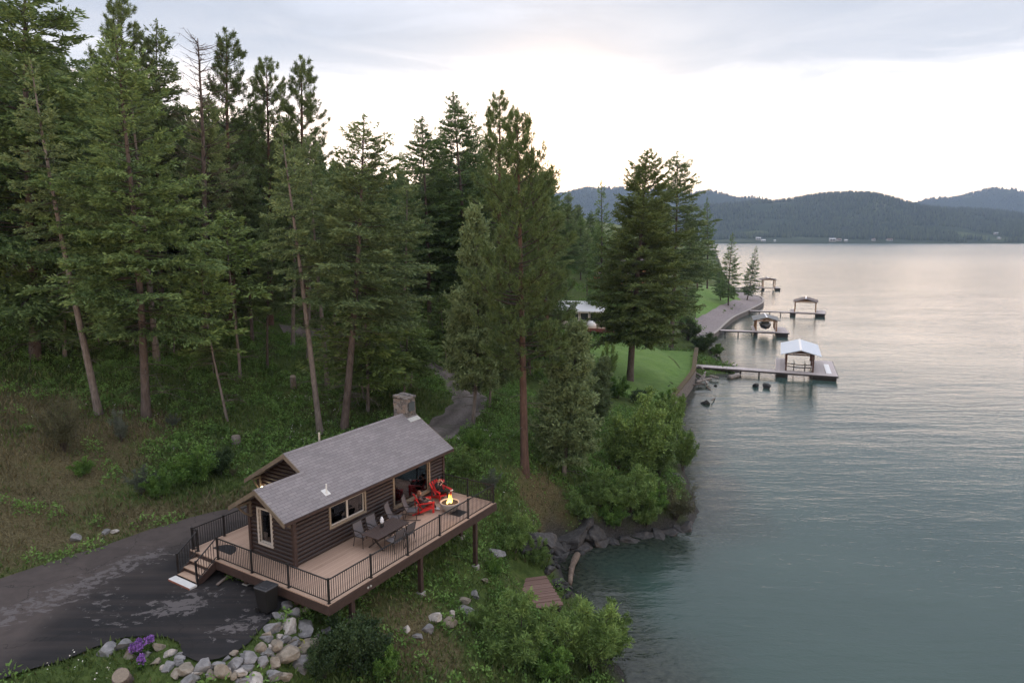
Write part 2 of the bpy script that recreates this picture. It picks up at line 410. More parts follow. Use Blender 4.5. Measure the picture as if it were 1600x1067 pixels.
def cdt_sheet(name, poly, step, zf, mat, attrs=None, jitter=.0):
    poly = np.asarray(poly)
    # densify the outline
    pts = []
    for a, b in zip(poly, np.roll(poly, -1, 0)):
        k = max(1, int(np.hypot(*(b - a)) / step)); pts += [tuple(a + (b - a) * i / k) for i in range(k)]
    n = len(pts)
    x0, y0 = poly.min(0); x1, y1 = poly.max(0)
    gx, gy = np.meshgrid(np.arange(x0, x1, step), np.arange(y0, y1, step)); gx, gy = gx.ravel(), gy.ravel()
    ok = sdist(gx, gy, poly) > step * .5
    allp = [Vector(p) for p in pts] + [Vector(p) for p in zip(gx[ok], gy[ok])]
    vs, es, fs, *_ = delaunay_2d_cdt(allp, [(i, (i + 1) % n) for i in range(n)], [], 1, 1e-4)
    V = np.array([(p[0], p[1], 0) for p in vs]); V[:, 2] = zf(V[:, 0], V[:, 1])
    F = np.array([f for f in fs if len(f) == 3])
    me = np_mesh(name, V, F, {k: f(V[:, 0], V[:, 1]) for k, f in (attrs or {}).items()})
    o = link_mesh(name, me, mat); me.polygons.foreach_set('use_smooth', [True] * len(F))
    return o

# --- asphalt: old grey-brown drive, dark wet-looking sealed yard, dusty pale patches
m_asph, t, b = new_mat('asphalt')
g = geopos(t); yard = attr(t, 'yard'); dust = attr(t, 'dust')
na = noise(t, 26, 5, g); nb = noise(t, 1.5, 6, g, .6, .4)
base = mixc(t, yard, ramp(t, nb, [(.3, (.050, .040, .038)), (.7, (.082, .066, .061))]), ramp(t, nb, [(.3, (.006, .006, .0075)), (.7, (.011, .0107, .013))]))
base = mixc(t, math_(t, 'MULTIPLY', na, .12), base, (.10, .09, .09))
nd = noise(t, 2.3, 8, node(t, 'ShaderNodeMapping', {'Vector': g, 'Rotation': (0, 0, -R(25)), 'Scale': (.9, 1.35, 1)}).outputs[0], .7, .5)
trk = noise(t, 1.0, 4, node(t, 'ShaderNodeMapping', {'Vector': g, 'Rotation': (0, 0, -R(27)), 'Scale': (.12, 1.9, 1)}).outputs[0], .6)
base = mixc(t, ramp(t, trk, [(.45, (0, 0, 0)), (.75, (.35, .35, .35))]), base, (.085, .066, .06))
vc = node(t, 'ShaderNodeTexVoronoi', {'Vector': node(t, 'ShaderNodeVectorMath', {0: g, 1: node(t, 'ShaderNodeTexNoise', {'Vector': g, 'Scale': 1.5, 'Detail': 4}).outputs['Color']}, operation='ADD').outputs[0], 'Scale': .32}, feature='DISTANCE_TO_EDGE')
base = mixc(t, ramp(t, vc.outputs[0], [(.0, (.8, .8, .8)), (.006, (0, 0, 0))]), base, (.006, .006, .006))
pf = ramp(t, math_(t, 'ADD', nd, dust), [(.57, (0, 0, 0)), (.61, (.8, .8, .8))])
base = mixc(t, pf, base, (.125, .113, .115))
t.links.new(base, b.inputs['Base Color']); b.inputs['Roughness'].default_value = .8; b.inputs['Specular IOR Level'].default_value = .3
bump(t, b, na, .35, .01)
def _line(X, Y, pts, wd): return np.exp(-(seg_dist(X, Y, np.array(pts)) / wd) ** 2)
_d1 = [at(*p, 5.65)[:2] for p in ((0, 965), (90, 930), (180, 890), (240, 866))]
_d2 = [at(*p, 5.65)[:2] for p in ((268, 948), (295, 948))]; _d3 = [at(*p, 5.65)[:2] for p in ((355, 985), (395, 965))]; _d4 = [at(*p, 5.65)[:2] for p in ((160, 945), (190, 968))]; _d5 = [at(*p, 5.65)[:2] for p in ((300, 920), (380, 925))]
f_dust = lambda X, Y: -.115 + .22 * _line(X, Y, _d1, 1.1) + .24 * _line(X, Y, _d2, .8) + .22 * _line(X, Y, _d3, .9) + .14 * _line(X, Y, _d4, 1.3) + .12 * _line(X, Y, _d5, .9)
_yc = at(330, 950, 5.65)
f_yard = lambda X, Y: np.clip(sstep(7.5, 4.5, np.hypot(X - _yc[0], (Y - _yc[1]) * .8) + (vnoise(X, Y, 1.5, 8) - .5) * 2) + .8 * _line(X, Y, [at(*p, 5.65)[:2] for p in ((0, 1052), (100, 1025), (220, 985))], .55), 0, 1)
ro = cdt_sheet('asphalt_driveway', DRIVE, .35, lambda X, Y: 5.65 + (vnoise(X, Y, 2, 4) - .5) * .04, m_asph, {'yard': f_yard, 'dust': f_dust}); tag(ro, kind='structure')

# --- dirt track that runs on from the yard into the wood
m_dirt, t, b = new_mat('dirt track')
g = geopos(t); n = noise(t, 6, 6, g, .65); n2 = noise(t, .9, 3, g); tr = attr(t, 'rut')
c = mixc(t, tr, ramp(t, n, [(.3, (.095, .082, .077)), (.7, (.22, .19, .182))]), ramp(t, n, [(.3, (.05, .041, .039)), (.7, (.11, .094, .088))]))
c = mixc(t, ramp(t, n2, [(.5, (0, 0, 0)), (.75, (.6, .6, .6))]), c, (.06, .065, .035))
t.links.new(c, b.inputs['Base Color']); b.inputs['Roughness'].default_value = .95; bump(t, b, n, .6, .05)
TRACK = [dw(9.0, 10.1)[:2], hit(655, 690)[:2], hit(712, 655)[:2], hit(735, 625)[:2], hit(715, 598)[:2], hit(690, 580)[:2], hit(650, 560)[:2], hit(600, 545)[:2], hit(545, 530)[:2], hit(500, 522)[:2], hit(440, 515)[:2]]
def smooth_path(P, n=12):
    P = np.array(P, float); out = []
    for i in range(len(P) - 1):
        p0, p1, p2, p3 = P[max(i - 1, 0)], P[i], P[i + 1], P[min(i + 2, len(P) - 1)]
        for t_ in np.arange(n) / n:
            out.append(.5 * (2 * p1 + (p2 - p0) * t_ + (2 * p0 - 5 * p1 + 4 * p2 - p3) * t_ ** 2 + (3 * p1 - p0 - 3 * p2 + p3) * t_ ** 3))
    return np.array(out + [P[-1]])
def ribbon(name, path, width, off, mat, nw=10):
    P = smooth_path(path); T = np.gradient(P, axis=0); T /= np.linalg.norm(T, axis=1)[:, None]; N = np.stack([-T[:, 1], T[:, 0]], 1)
    s = np.linspace(-1, 1, nw); wob = 1 + .12 * np.sin(np.arange(len(P)) * .9)
    X = P[:, None, 0] + N[:, None, 0] * s * (width * wob)[:, None] / 2; Y = P[:, None, 1] + N[:, None, 1] * s * (width * wob)[:, None] / 2
    Z = np.maximum(zt(X.ravel(), Y.ravel()), zt(X.ravel() + .2, Y.ravel())) + off
    Z = Z - .12 * (np.tile(np.abs(s) > .99, len(P)))
    V = np.stack([X.ravel(), Y.ravel(), Z], 1); i = (np.arange(len(P) - 1)[:, None] * nw + np.arange(nw - 1)).ravel()
    me = np_mesh(name, V, np.stack([i, i + 1, i + 1 + nw, i + nw], 1), {'rut': np.tile(np.exp(-((np.abs(s) - .5) / .2) ** 2), len(P))})
    me.polygons.foreach_set('use_smooth', [True] * len(me.polygons))
    return link_mesh(name, me, mat)
tag(ribbon('dirt_track', TRACK, 3.3, .07, m_dirt), kind='structure')

# --- lawns
m_lawn, t, b = new_mat('mown lawn')
g = geopos(t); n = noise(t, 1.1, 5, g, .6); n2 = noise(t, 14, 4, g)
c = mixc(t, .4, ramp(t, n, [(.3, (.068, .15, .020)), (.7, (.13, .24, .036))]), ramp(t, n2, [(.3, (.05, .11, .018)), (.7, (.14, .235, .045))]))
t.links.new(c, b.inputs['Base Color']); b.inputs['Roughness'].default_value = .9; bump(t, b, n2, .6, .05)
LAWN = np.array([at(*p, z)[:2] for p, z in [((1047, 622), 1.7), ((1062, 604), 1.8), ((1080, 580), 1.9), ((1083, 562), 1.95), ((1086, 545), 2.0), ((1050, 537), 2.6), ((1000, 533), 3.0), ((950, 535), 3.3), ((920, 560), 3.3), ((945, 600), 2.9), ((985, 625), 2.4), ((1020, 630), 2.1)]])
f_l = lambda X, Y: np.maximum(np.maximum(zt(X, Y), zt(X + .3, Y + .3)), 1.35) + .14
tag(cdt_sheet('lawn', LAWN, .7, f_l, m_lawn), kind='structure')
LAWN2 = np.array([at(*p, z)[:2] for p, z in [((1088, 497), 1.6), ((1110, 488), 1.5), ((1135, 479), 1.4), ((1158, 470), 1.3), ((1150, 462), 1.6), ((1128, 455), 2.0), ((1098, 452), 2.8), ((1085, 470), 2.6)]])
tag(cdt_sheet('lawn', LAWN2, 1.5, lambda X, Y: np.maximum(zt(X, Y), 1.3) + .15, m_lawn), kind='structure')
# --- paved lakeside promenade on the bulkhead
m_pave, t, b = new_mat('gravel promenade')
g = geopos(t); n = noise(t, 2.5, 6, g); t.links.new(ramp(t, n, [(.3, (.17, .14, .15)), (.7, (.27, .235, .235))]), b.inputs['Base Color']); b.inputs['Roughness'].default_value = .9
PAVE_PX = [(1084, 531), (1103, 527), (1118, 518.5), (1142, 497.5), (1167, 485.5), (1187, 475.5), (1191.5, 469), (1186, 463.5), (1165, 459.5), (1146, 456), (1152, 466), (1150, 474), (1130, 482), (1105, 492), (1086, 500)]
PAVE = np.array([at(*p, .95)[:2] for p in PAVE_PX])
tag(cdt_sheet('promenade_path', PAVE, 1.5, lambda X, Y: np.maximum(zt(X, Y) + .12, 1.0), m_pave), kind='structure')

# ------------------------------------------------------------ water
m_wat, t, b = new_mat('lake water')
g = geopos(t); dep = attr(t, 'shallow')
wv1 = noise(t, .55, 3, node(t, 'ShaderNodeMapping', {'Vector': g, 'Scale': (.35, 1.15, 1), 'Rotation': (0, 0, R(-7))}).outputs[0], .5, .3)
wv2 = noise(t, 2.3, 3, node(t, 'ShaderNodeMapping', {'Vector': g, 'Scale': (.45, 1.0, 1), 'Rotation': (0, 0, R(9))}).outputs[0], .55, .4)
wv3 = noise(t, 8.5, 2, node(t, 'ShaderNodeMapping', {'Vector': g, 'Scale': (.6, 1.0, 1)}).outputs[0], .5)
calm = noise(t, .035, 3, node(t, 'ShaderNodeMapping', {'Vector': g, 'Scale': (.6, 1.6, 1)}).outputs[0])
wv0 = noise(t, .20, 3, node(t, 'ShaderNodeMapping', {'Vector': g, 'Scale': (.22, 1.0, 1), 'Rotation': (0, 0, R(-5))}).outputs[0], .5, .4)
h = math_(t, 'ADD', math_(t, 'MULTIPLY_ADD', wv0, 2.0, wv1), math_(t, 'ADD', math_(t, 'MULTIPLY', wv2, .46), math_(t, 'MULTIPLY', wv3, .15)))
h = math_(t, 'MULTIPLY', h, math_(t, 'MULTIPLY_ADD', calm, 1.1, .35))
bn = node(t, 'ShaderNodeBump', {'Strength': .6, 'Distance': .13, 'Height': h})
t.links.new(bn.outputs[0], b.inputs['Normal'])
deep = ramp(t, noise(t, .08, 3, g), [(.3, (.034, .064, .057)), (.7, (.047, .081, .071))])
bot = ramp(t, noise(t, 3.0, 5, g), [(.35, (.012, .016, .012)), (.7, (.05, .056, .042))])
t.links.new(mixc(t, dep, deep, bot), b.inputs['Base Color'])
_y = node(t, 'ShaderNodeSeparateXYZ', {0: g}).outputs[1]
t.links.new(node(t, 'ShaderNodeMapRange', {0: _y, 1: 50.0, 2: 900.0, 3: .07, 4: .27}, interpolation_type='SMOOTHSTEP').outputs[0], b.inputs['Roughness']); t.links.new(node(t, 'ShaderNodeMapRange', {0: _y, 1: 60.0, 2: 900.0, 3: .6, 4: .3}, interpolation_type='SMOOTHSTEP').outputs[0], bn.inputs['Strength']); b.inputs['IOR'].default_value = 1.333
_wx = np.concatenate([np.arange(-20, 60, .8), [62, 66, 72, 80, 90, 105, 125, 150, 190, 250, 400, 800, 2000, 7000]]); _wx = np.concatenate([[-3000, -800, -200, -60], _wx])
_wy = np.concatenate([[-40, -10], np.arange(2, 112, .8), [114, 118, 124, 132, 142, 155, 170, 190, 220, 260, 350, 600, 1200, 2600, 4500]])
WX, WY = np.meshgrid(_wx, _wy)
_ws = sdist(WX, WY, LANDPOLY, SHORE)
_sh = sstep(-6.5, -.6, _ws + (vnoise(WX, WY, 2.5, 9) - .5) * 3)
_i = (np.arange(len(_wy) - 1)[:, None] * len(_wx) + np.arange(len(_wx) - 1)[None]).ravel()
wa = link_mesh('lake_water', np_mesh('lake_water', np.stack([WX.ravel(), WY.ravel(), np.zeros(WX.size)], 1), np.stack([_i, _i + 1, _i + 1 + len(_wx), _i + len(_wx)], 1), {'shallow': _sh.ravel() * .92}), m_wat)
tag(wa, kind='structure')

# ------------------------------------------------------------ far hills
def hill_z(X, Y):
    """profile of the far shore: foreshore slope, near hill, two ridges behind"""
    wob = (vnoise(X, Y, 420, 11) - .5) * 60 + (vnoise(X, Y, 160, 12) - .5) * 26
    sh = 2200 + (vnoise(X, 0 * Y, 500, 13) - .5) * 70 - .06 * np.maximum(X - 1200, 0) + np.maximum(-X + 250, 0) * .2
    up = np.clip((Y - sh) / 400, 0, 1)
    low = 22 * np.clip((Y - sh) / 260, 0, 1)
    def g(cx, cy, sx, sy, hh): return hh * np.exp(-((X - cx) / sx) ** 2 - ((Y - cy) / sy) ** 2)
    z = low + up * (g(1570, 3300, 300, 520, 125) + g(1550, 3300, 720, 520, 68) + g(2250, 3300, 420, 480, 70) + g(2900, 3300, 500, 480, 30) + g(1000, 3500, 420, 500, 70) + g(500, 3500, 420, 500, 60) + wob * .8) \
        + np.clip((Y - 3600) / 800, 0, 1) * (g(3880, 5400, 330, 700, 150) + g(3900, 5400, 1000, 700, 190) + g(3250, 5300, 260, 600, 60) + g(1350, 5300, 420, 700, 120) + g(1500, 5400, 1300, 700, 205) + g(2150, 5400, 400, 700, 60) + g(480, 5500, 600, 700, 150) + g(-1200, 5600, 1500, 800, 330) + g(5400, 5400, 900, 700, 250) + wob * 1.7)
    return np.where(Y > sh, np.maximum(z, 0) + 1.5 * np.clip((Y - sh) / 12, 0, 1), -3 + 0 * z)
_hx = np.arange(-2600, 6600, 36.0); _hy = np.concatenate([np.arange(2060, 2500, 16), np.arange(2500, 6300, 40)])
HX, HY = np.meshgrid(_hx, _hy); HZ = hill_z(HX, HY)
_i = (np.arange(len(_hy) - 1)[:, None] * len(_hx) + np.arange(len(_hx) - 1)[None]).ravel()
m_hill, t, b = new_mat('wooded hillside')
g = geopos(t); n = noise(t, .004, 5, g, .6); n2 = noise(t, .03, 4, g)
c = mixc(t, ramp(t, n, [(.56, (0, 0, 0)), (.64, (1, 1, 1))]), (.034, .050, .024), ramp(t, n2, [(.3, (.07, .11, .035)), (.7, (.15, .15, .075))]))
t.links.new(c, b.inputs['Base Color']); b.inputs['Roughness'].default_value = .95; b.inputs['Specular IOR Level'].default_value = .1
ho = link_mesh('far_hills', np_mesh('far_hills', np.stack([HX.ravel(), HY.ravel(), HZ.ravel()], 1), np.stack([_i, _i + 1, _i + 1 + len(_hx), _i + len(_hx)], 1)), m_hill)
ho.data.polygons.foreach_set('use_smooth', [True] * len(ho.data.polygons)); tag(ho, kind='structure')
# the wood that covers them: one mass of small conifers
rng = np.random.default_rng(5)
def far_wood(n, y0, y1, hmin, hmax):
    Y = rng.uniform(y0, y1, n); X = rng.uniform(-.35, .92, n) * Y
    mead = vnoise(X, Y, 170, 21) * .6 + vnoise(X, Y, 60, 22) * .4
    ok = (mead < np.where(Y < 2420, .46, .62)); X, Y = X[ok], Y[ok]
    Z = hill_z(X, Y); ok = Z > 1.5; X, Y, Z = X[ok], Y[ok], Z[ok]; n = len(X)
    H = rng.uniform(hmin, hmax, n); W = H * rng.uniform(.15, .24, n); ph = rng.uniform(0, 6.28, n)
    k = 5; V = np.zeros((n, k + 1, 3)); V[:, k] = np.stack([X, Y, Z + H], 1)
    for j in range(k):
        a = ph + 2 * np.pi * j / k; V[:, j] = np.stack([X + np.cos(a) * W, Y + np.sin(a) * W, Z + H * .12 - 2], 1)
    base = (np.arange(n) * (k + 1))[:, None]
    F = np.stack([np.concatenate([base + j, base + (j + 1) % k, base + k], 1) for j in range(k)], 1).reshape(-1, 3)
    return V.reshape(-1, 3), F, np.repeat(rng.uniform(0, 1, n), k + 1)
Vs, Fs, Ts, off = [], [], [], 0
for a in ((16000, 2190, 2700, 12, 24), (30000, 2650, 4000, 15, 26), (30000, 4000, 5800, 18, 32)):
    v, f, q = far_wood(*a); Vs.append(v); Fs.append(f + off); Ts.append(q); off += len(v)
M_farwood = foliage('far wood', (.014, .024, .013), (.034, .052, .024), (.070, .092, .036), transl=0)
fw = link_mesh('far_woodland', np_mesh('far_woodland', np.vstack(Vs), np.vstack(Fs), {'tint': np.concatenate(Ts)}), M_farwood)
tag(fw, 'dark conifer wood covering the hills across the lake', 'woodland', kind='stuff')

# ------------------------------------------------------------ haze
hz = MB(); hz.box(-2700, -45, -7, 7100, 6350, 760)
m_hz = bpy.data.materials.new('haze'); m_hz.use_nodes = True; t = m_hz.node_tree; t.nodes.clear()
pv = node(t, 'ShaderNodeVolumePrincipled', {'Color': (.50, .68, 1.0, 1), 'Density': .00010, 'Anisotropy': .0})
ou = t.nodes.new('ShaderNodeOutputMaterial'); t.links.new(pv.outputs[0], ou.inputs['Volume'])
HAZE = hz.build('haze', m_hz); tag(HAZE, 'pale even air that fades the far hills to blue', 'haze', kind='stuff')

# ================================================================ TREES AND PLANTS
def unit(v): return v / np.maximum(np.linalg.norm(v, axis=-1, keepdims=True), 1e-9)
class Leaves:
    """collects many small leaf / needle-spray faces"""
    def __init__(s, rng): s.r = rng; s.V = []; s.T = []
    def add(s, P, D, L, W, tint, side=None):
        n = len(P); D = unit(np.asarray(D, float))
        S = unit(np.cross(D, s.r.normal(size=(n, 3)))) if side is None else unit(np.cross(D, side))
        L = np.broadcast_to(L, (n,))[:, None]; W = np.broadcast_to(W, (n,))[:, None]
        q = np.stack([P, P + D * L * .45 + S * W, P + D * L, P + D * L * .45 - S * W], 1)
        s.V.append(q.reshape(-1, 3)); s.T.append(np.repeat(np.broadcast_to(tint, (n,)), 4))
    def mesh(s, name):
        V = np.concatenate(s.V); return np_mesh(name, V, np.arange(len(V)).reshape(-1, 4), {'tint': np.clip(np.concatenate(s.T), 0, 1)})

def tubes_np(paths, n=4):
    """[(points (k,3), radii (k))] -> verts, quads"""
    V = []; F = []; o = 0
    for P, Rr in paths:
        P = np.asarray(P, float); k = len(P); T = unit(np.gradient(P, axis=0))
        ref = np.where(np.abs(T[:, 2:3]) > .9, np.array([[1, 0, 0]]), np.array([[0, 0, 1]]))
        A = unit(np.cross(T, ref)); B = np.cross(T, A)
        an = 2 * np.pi * np.arange(n) / n
        ring = P[:, None] + (A[:, None] * np.cos(an)[None, :, None] + B[:, None] * np.sin(an)[None, :, None]) * np.asarray(Rr, float)[:, None, None]
        V.append(ring.reshape(-1, 3))
        for i in range(k - 1):
            for j in range(n): F.append((o + i * n + j, o + i * n + (j + 1) % n, o + (i + 1) * n + (j + 1) % n, o + (i + 1) * n + j))
        o += k * n
    return np.concatenate(V), np.array(F)
def trunk_path(h, r0, rng, bend=.25, k=14, flare=1.25):
    s = np.linspace(0, 1, k); z = -.4 + s * (h + .4)
    ph = rng.uniform(0, 6.28, 2); x = bend * np.sin(s * 3.0 + ph[0]) - bend * np.sin(ph[0]); y = bend * np.sin(s * 2.4 + ph[1]) - bend * np.sin(ph[1])
    r = r0 * (1 - s * .96) ** .85 * (1 + (flare - 1) * np.exp(-np.maximum(z, 0) / .35)) + .006
    return np.stack([x, y, z], 1), r
def pt_on(P, z): return np.array([np.interp(z, P[:, 2], P[:, 0]), np.interp(z, P[:, 2], P[:, 1]), z])

def conifer(h, rad, hb, seed, nb=120, el0=-.12, el1=.75, spray=.30, sw=.045, step=.15, twig=.45, droop=.10, jit=.25, power=.8, dead=14, r0=None, bend=.25, fill=2, up=.05, gap=.0, flatk=.35):
    """fir / spruce / juniper: branches that carry flat fans of needle sprays"""
    rng = np.random.default_rng(seed); lv = Leaves(rng)
    r0 = r0 or h * .011
    TP, TR = trunk_path(h, r0, rng, bend); limbs = []
    zs = hb + (h - hb) * np.sort(rng.beta(1.05, 1.15, nb)); az = np.arange(nb) * 2.39996 + rng.normal(0, .5, nb)
    sect = rng.uniform(.7, 1.15, 9)
    for z, a in zip(zs, az):
        t = (z - hb) / (h - hb)
        L = rad * ((1 - t ** 1.45) ** (power * .95)) * (.6 + .4 * min(1, t / .12)) * rng.uniform(1 - jit, 1 + jit) * sect[int((a % 6.283) / 6.284 * 9)] + .22
        if rng.random() < gap: continue
        e = el0 + (el1 - el0) * t ** 1.3 + rng.normal(0, .09)
        b0 = pt_on(TP, z); hd = np.array([math.cos(a), math.sin(a), 0]); sd = np.array([-hd[1], hd[0], 0])
        f = lambda s: b0 + hd * (L * s * math.cos(e))[..., None] + np.array([0, 0, 1]) * (L * (math.sin(e) * s - droop * s ** 1.6 * (1 - t) + up * s ** 3))[..., None] + sd * (L * .06 * np.sin(s * 3 + a))[..., None]
        ss = np.linspace(0, .95, 4); limbs.append((f(ss), np.interp(ss, [0, 1], [.010 + .008 * L, .004])))
        m = max(4, int(L / step)); s = rng.uniform(.12, 1, m) ** .8; P = f(s); dirb = unit(f(np.minimum(s + .05, 1.05)) - P + 1e-6)
        tl = twig * L * (1.08 - s) ** .7 * rng.uniform(.6, 1.15, m) * (.5 if L < .8 else 1) + .18
        sg = rng.choice([-1, 1], m); an = rng.uniform(.6, 1.15, m)
        td = dirb * np.cos(an)[:, None] + sd * (sg * np.sin(an))[:, None] + np.array([0, 0, 1]) * rng.normal(0, flatk * .35, m)[:, None]
        cnt = np.maximum(1, (tl / (spray * .5)).astype(int)); idx = np.repeat(np.arange(m), cnt)
        k = np.concatenate([np.arange(c) / c for c in cnt]) + rng.uniform(0, .2, len(idx))
        Q = P[idx] + td[idx] * (k * tl[idx])[:, None]; Q[:, 2] -= .10 * (k * tl[idx]) ** 2
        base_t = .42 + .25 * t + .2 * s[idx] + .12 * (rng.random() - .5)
        for _ in range(fill):
            D = unit(td[idx]) + rng.normal(0, flatk, (len(idx), 3)); D[:, 2] -= .08
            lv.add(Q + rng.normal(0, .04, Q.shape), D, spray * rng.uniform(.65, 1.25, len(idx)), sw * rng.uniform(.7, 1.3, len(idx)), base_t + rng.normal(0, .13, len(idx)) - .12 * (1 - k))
    # leader
    n = 40; zz = rng.uniform(h - 1.3, h + .05, n); P = np.stack([np.interp(zz, TP[:, 2], TP[:, 0]), np.interp(zz, TP[:, 2], TP[:, 1]), zz], 1)
    a = rng.uniform(0, 6.28, n); lv.add(P, np.stack([np.cos(a), np.sin(a), rng.uniform(.6, 1.6, n)], 1), spray * .9, sw, .7)
    bare = []
    for i in range(dead):
        z = hb * (.25 + .8 * rng.random()); a = rng.uniform(0, 6.28); L = rad * rng.uniform(.35, .95); b0 = pt_on(TP, z); s = np.linspace(0, 1, 5)
        hd = np.array([math.cos(a), math.sin(a), 0]); p = b0 + hd * (L * s)[:, None] + np.array([0, 0, 1]) * (L * (.12 * s - .32 * s ** 2))[:, None] + rng.normal(0, .03, (5, 3)) * L
        p[0] = b0; bare.append((p, np.interp(s, [0, 1], [.010 + .006 * L, .004])))
        for _ in range(3):
            q = p[rng.integers(1, 4)]; d = unit(hd + rng.normal(0, .6, 3)) * L * rng.uniform(.2, .45); bare.append((np.array([q, q + d * .5, q + d + [0, 0, -.05]]), [.008, .006, .003]))
    return TP, TR, limbs, bare, lv

def ponderosa(h, rad, hb, seed, nb=62, r0=None, tuft=30, needle=.30, bend=.2, dead=10, top=.62):
    """pine: bottle-brush tufts of long needles at the ends of up-curving limbs"""
    rng = np.random.default_rng(seed); lv = Leaves(rng); r0 = r0 or h * .0145
    TP, TR = trunk_path(h, r0, rng, bend); limbs = []
    zs = hb + (h - hb) * np.sort(rng.beta(1.15, 1.1, nb)); az = np.arange(nb) * 2.39996 + rng.normal(0, .6, nb)
    for z, a in zip(zs, az):
        t = (z - hb) / (h - hb)
        L = rad * (1 - t ** 1.7) ** .7 * (.45 + .55 * min(1, t / .25)) * rng.uniform(.42, 1.28) + .35
        e = -.2 + 1.0 * t + rng.normal(0, .15); b0 = pt_on(TP, z); hd = np.array([math.cos(a), math.sin(a), 0]); sd = np.array([-hd[1], hd[0], 0])
        f = lambda s: b0 + hd * (L * s * math.cos(e * .7))[..., None] + np.array([0, 0, 1]) * (L * (math.sin(e) * s * .7 + .32 * s ** 2.4))[..., None] + sd * (L * .1 * np.sin(s * 4 + a))[..., None]
        ss = np.linspace(0, 1, 5); limbs.append((f(ss), np.interp(ss, [0, 1], [.014 + .010 * L, .007])))
        nt_ = max(4, int(L * 5.0)); s = 1 - rng.uniform(0, top, nt_) ** 1.3; s[0] = 1.0; C = f(s)
        C = C + (sd * rng.normal(0, .26 * L * .5, nt_)[:, None]) * (s < .99)[:, None] + np.array([0, 0, 1]) * rng.uniform(-.05, .25, nt_)[:, None]
        for c, s_ in zip(C, s):
            if s_ < .99: q = f(np.array([max(.1, s_ - .15)]))[0]; limbs.append((np.array([q, (q + c) / 2 + [0, 0, -.03], c]), [.016, .012, .006]))
        idx = np.repeat(np.arange(nt_), tuft); n = len(idx)
        ax = unit(unit(C - f(np.maximum(s - .3, 0))) + np.array([0, 0, .5])); D = rng.normal(0, .75, (n, 3)) + ax[idx] * .75
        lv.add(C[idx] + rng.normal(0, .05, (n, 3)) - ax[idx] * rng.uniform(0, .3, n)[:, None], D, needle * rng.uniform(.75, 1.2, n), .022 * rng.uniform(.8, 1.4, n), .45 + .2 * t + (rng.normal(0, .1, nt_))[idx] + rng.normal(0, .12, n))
    bare = []
    for i in range(dead):
        z = hb * (.45 + .6 * rng.random()); a = rng.uniform(0, 6.28); L = rad * rng.uniform(.25, .7); b0 = pt_on(TP, z); s = np.linspace(0, 1, 4)
        p = b0 + np.array([math.cos(a), math.sin(a), 0]) * (L * s)[:, None] + np.array([0, 0, 1]) * (L * (.1 * s - .2 * s ** 2))[:, None]; bare.append((p, [.025, .018, .012, .006]))
    return TP, TR, limbs, bare, lv

def broadleaf(h, rad, seed, stems=7, leaf=.13, lw=.035, n=9000, lean=.5, dens=26, up=.5):
    """shrub / bush: several stems that fork into twigs with leaves; open and uneven"""
    rng = np.random.default_rng(seed); lv = Leaves(rng); limbs = []; tips = []
    for i in range(stems):
        a = 2 * np.pi * i / stems + rng.normal(0, .4); r = rad * rng.uniform(.25, .95); hh = h * rng.uniform(.55, 1.05) * (1.05 - .45 * (r / rad))
        s = np.linspace(0, 1, 5); P = np.stack([np.cos(a) * r * s ** 1.2, np.sin(a) * r * s ** 1.2, hh * s ** .85], 1) + rng.normal(0, .04 * h, (5, 3)) * s[:, None]; P[0, 2] = -.15
        limbs.append((P, np.interp(s, [0, 1], [.012 + .010 * h, .006])))
        for j in range(dens):
            k = rng.uniform(.22, 1); b0 = np.array([np.interp(k, s, P[:, c]) for c in range(3)])
            d = unit(rng.normal(0, 1, 3) * [1, 1, .55] + [math.cos(a) * lean, math.sin(a) * lean, up]) * rng.uniform(.16, .38) * rad * (1.25 - .5 * k)
            tips.append((b0, d)); 
            if j % 3 == 0: limbs.append((np.array([b0, b0 + d * .5, b0 + d]), [.010, .007, .004]))
    B = np.array([q[0] for q in tips]); D = np.array([q[1] for q in tips])
    idx = rng.integers(0, len(B), n); k = rng.uniform(.1, 1.08, n)
    P = B[idx] + D[idx] * k[:, None] + rng.normal(0, .05 * rad ** .5, (n, 3)); P[:, 2] = np.maximum(P[:, 2], .03)
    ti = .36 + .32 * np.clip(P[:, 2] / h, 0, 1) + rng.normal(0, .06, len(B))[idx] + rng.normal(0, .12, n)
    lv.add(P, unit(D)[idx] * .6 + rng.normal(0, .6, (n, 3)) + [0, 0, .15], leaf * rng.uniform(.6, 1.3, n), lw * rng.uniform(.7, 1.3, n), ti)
    return None, None, limbs, [], lv

M_fir = foliage('fir needles', (.036, .066, .029), (.108, .177, .066), (.228, .326, .116))
M_firblue = foliage('blue fir needles', (.048, .071, .035), (.129, .188, .080), (.259, .333, .141))
M_pine = foliage('pine needles', (.035, .059, .022), (.099, .148, .051), (.195, .266, .095))
M_lawnfir = foliage('lawn fir needles', (.041, .068, .023), (.121, .170, .055), (.250, .306, .099))
M_jun = foliage('juniper sprays', (.050, .077, .034), (.131, .183, .083), (.230, .304, .143))
M_young = foliage('young fir needles', (.043, .076, .026), (.130, .199, .060), (.245, .336, .106))
M_bush = foliage('bush leaves', (.034, .070, .019), (.099, .193, .040), (.210, .358, .076))
M_bushd = foliage('dark shrub leaves', (.014, .028, .013), (.042, .075, .030), (.095, .14, .055))
M_willow = foliage('willow leaves', (.049, .085, .028), (.135, .216, .060), (.269, .386, .109))
M_olive = foliage('olive shrub leaves', (.039, .044, .023), (.098, .101, .055), (.169, .169, .098))
M_grey = foliage('grey shrub leaves', (.039, .049, .039), (.098, .120, .094), (.182, .208, .169))
M_barkfir = bark('fir bark', (.085, .066, .058), (.15, .122, .112))
M_barkpine = bark('pine bark', (.080, .045, .034), (.145, .090, .068), 6)
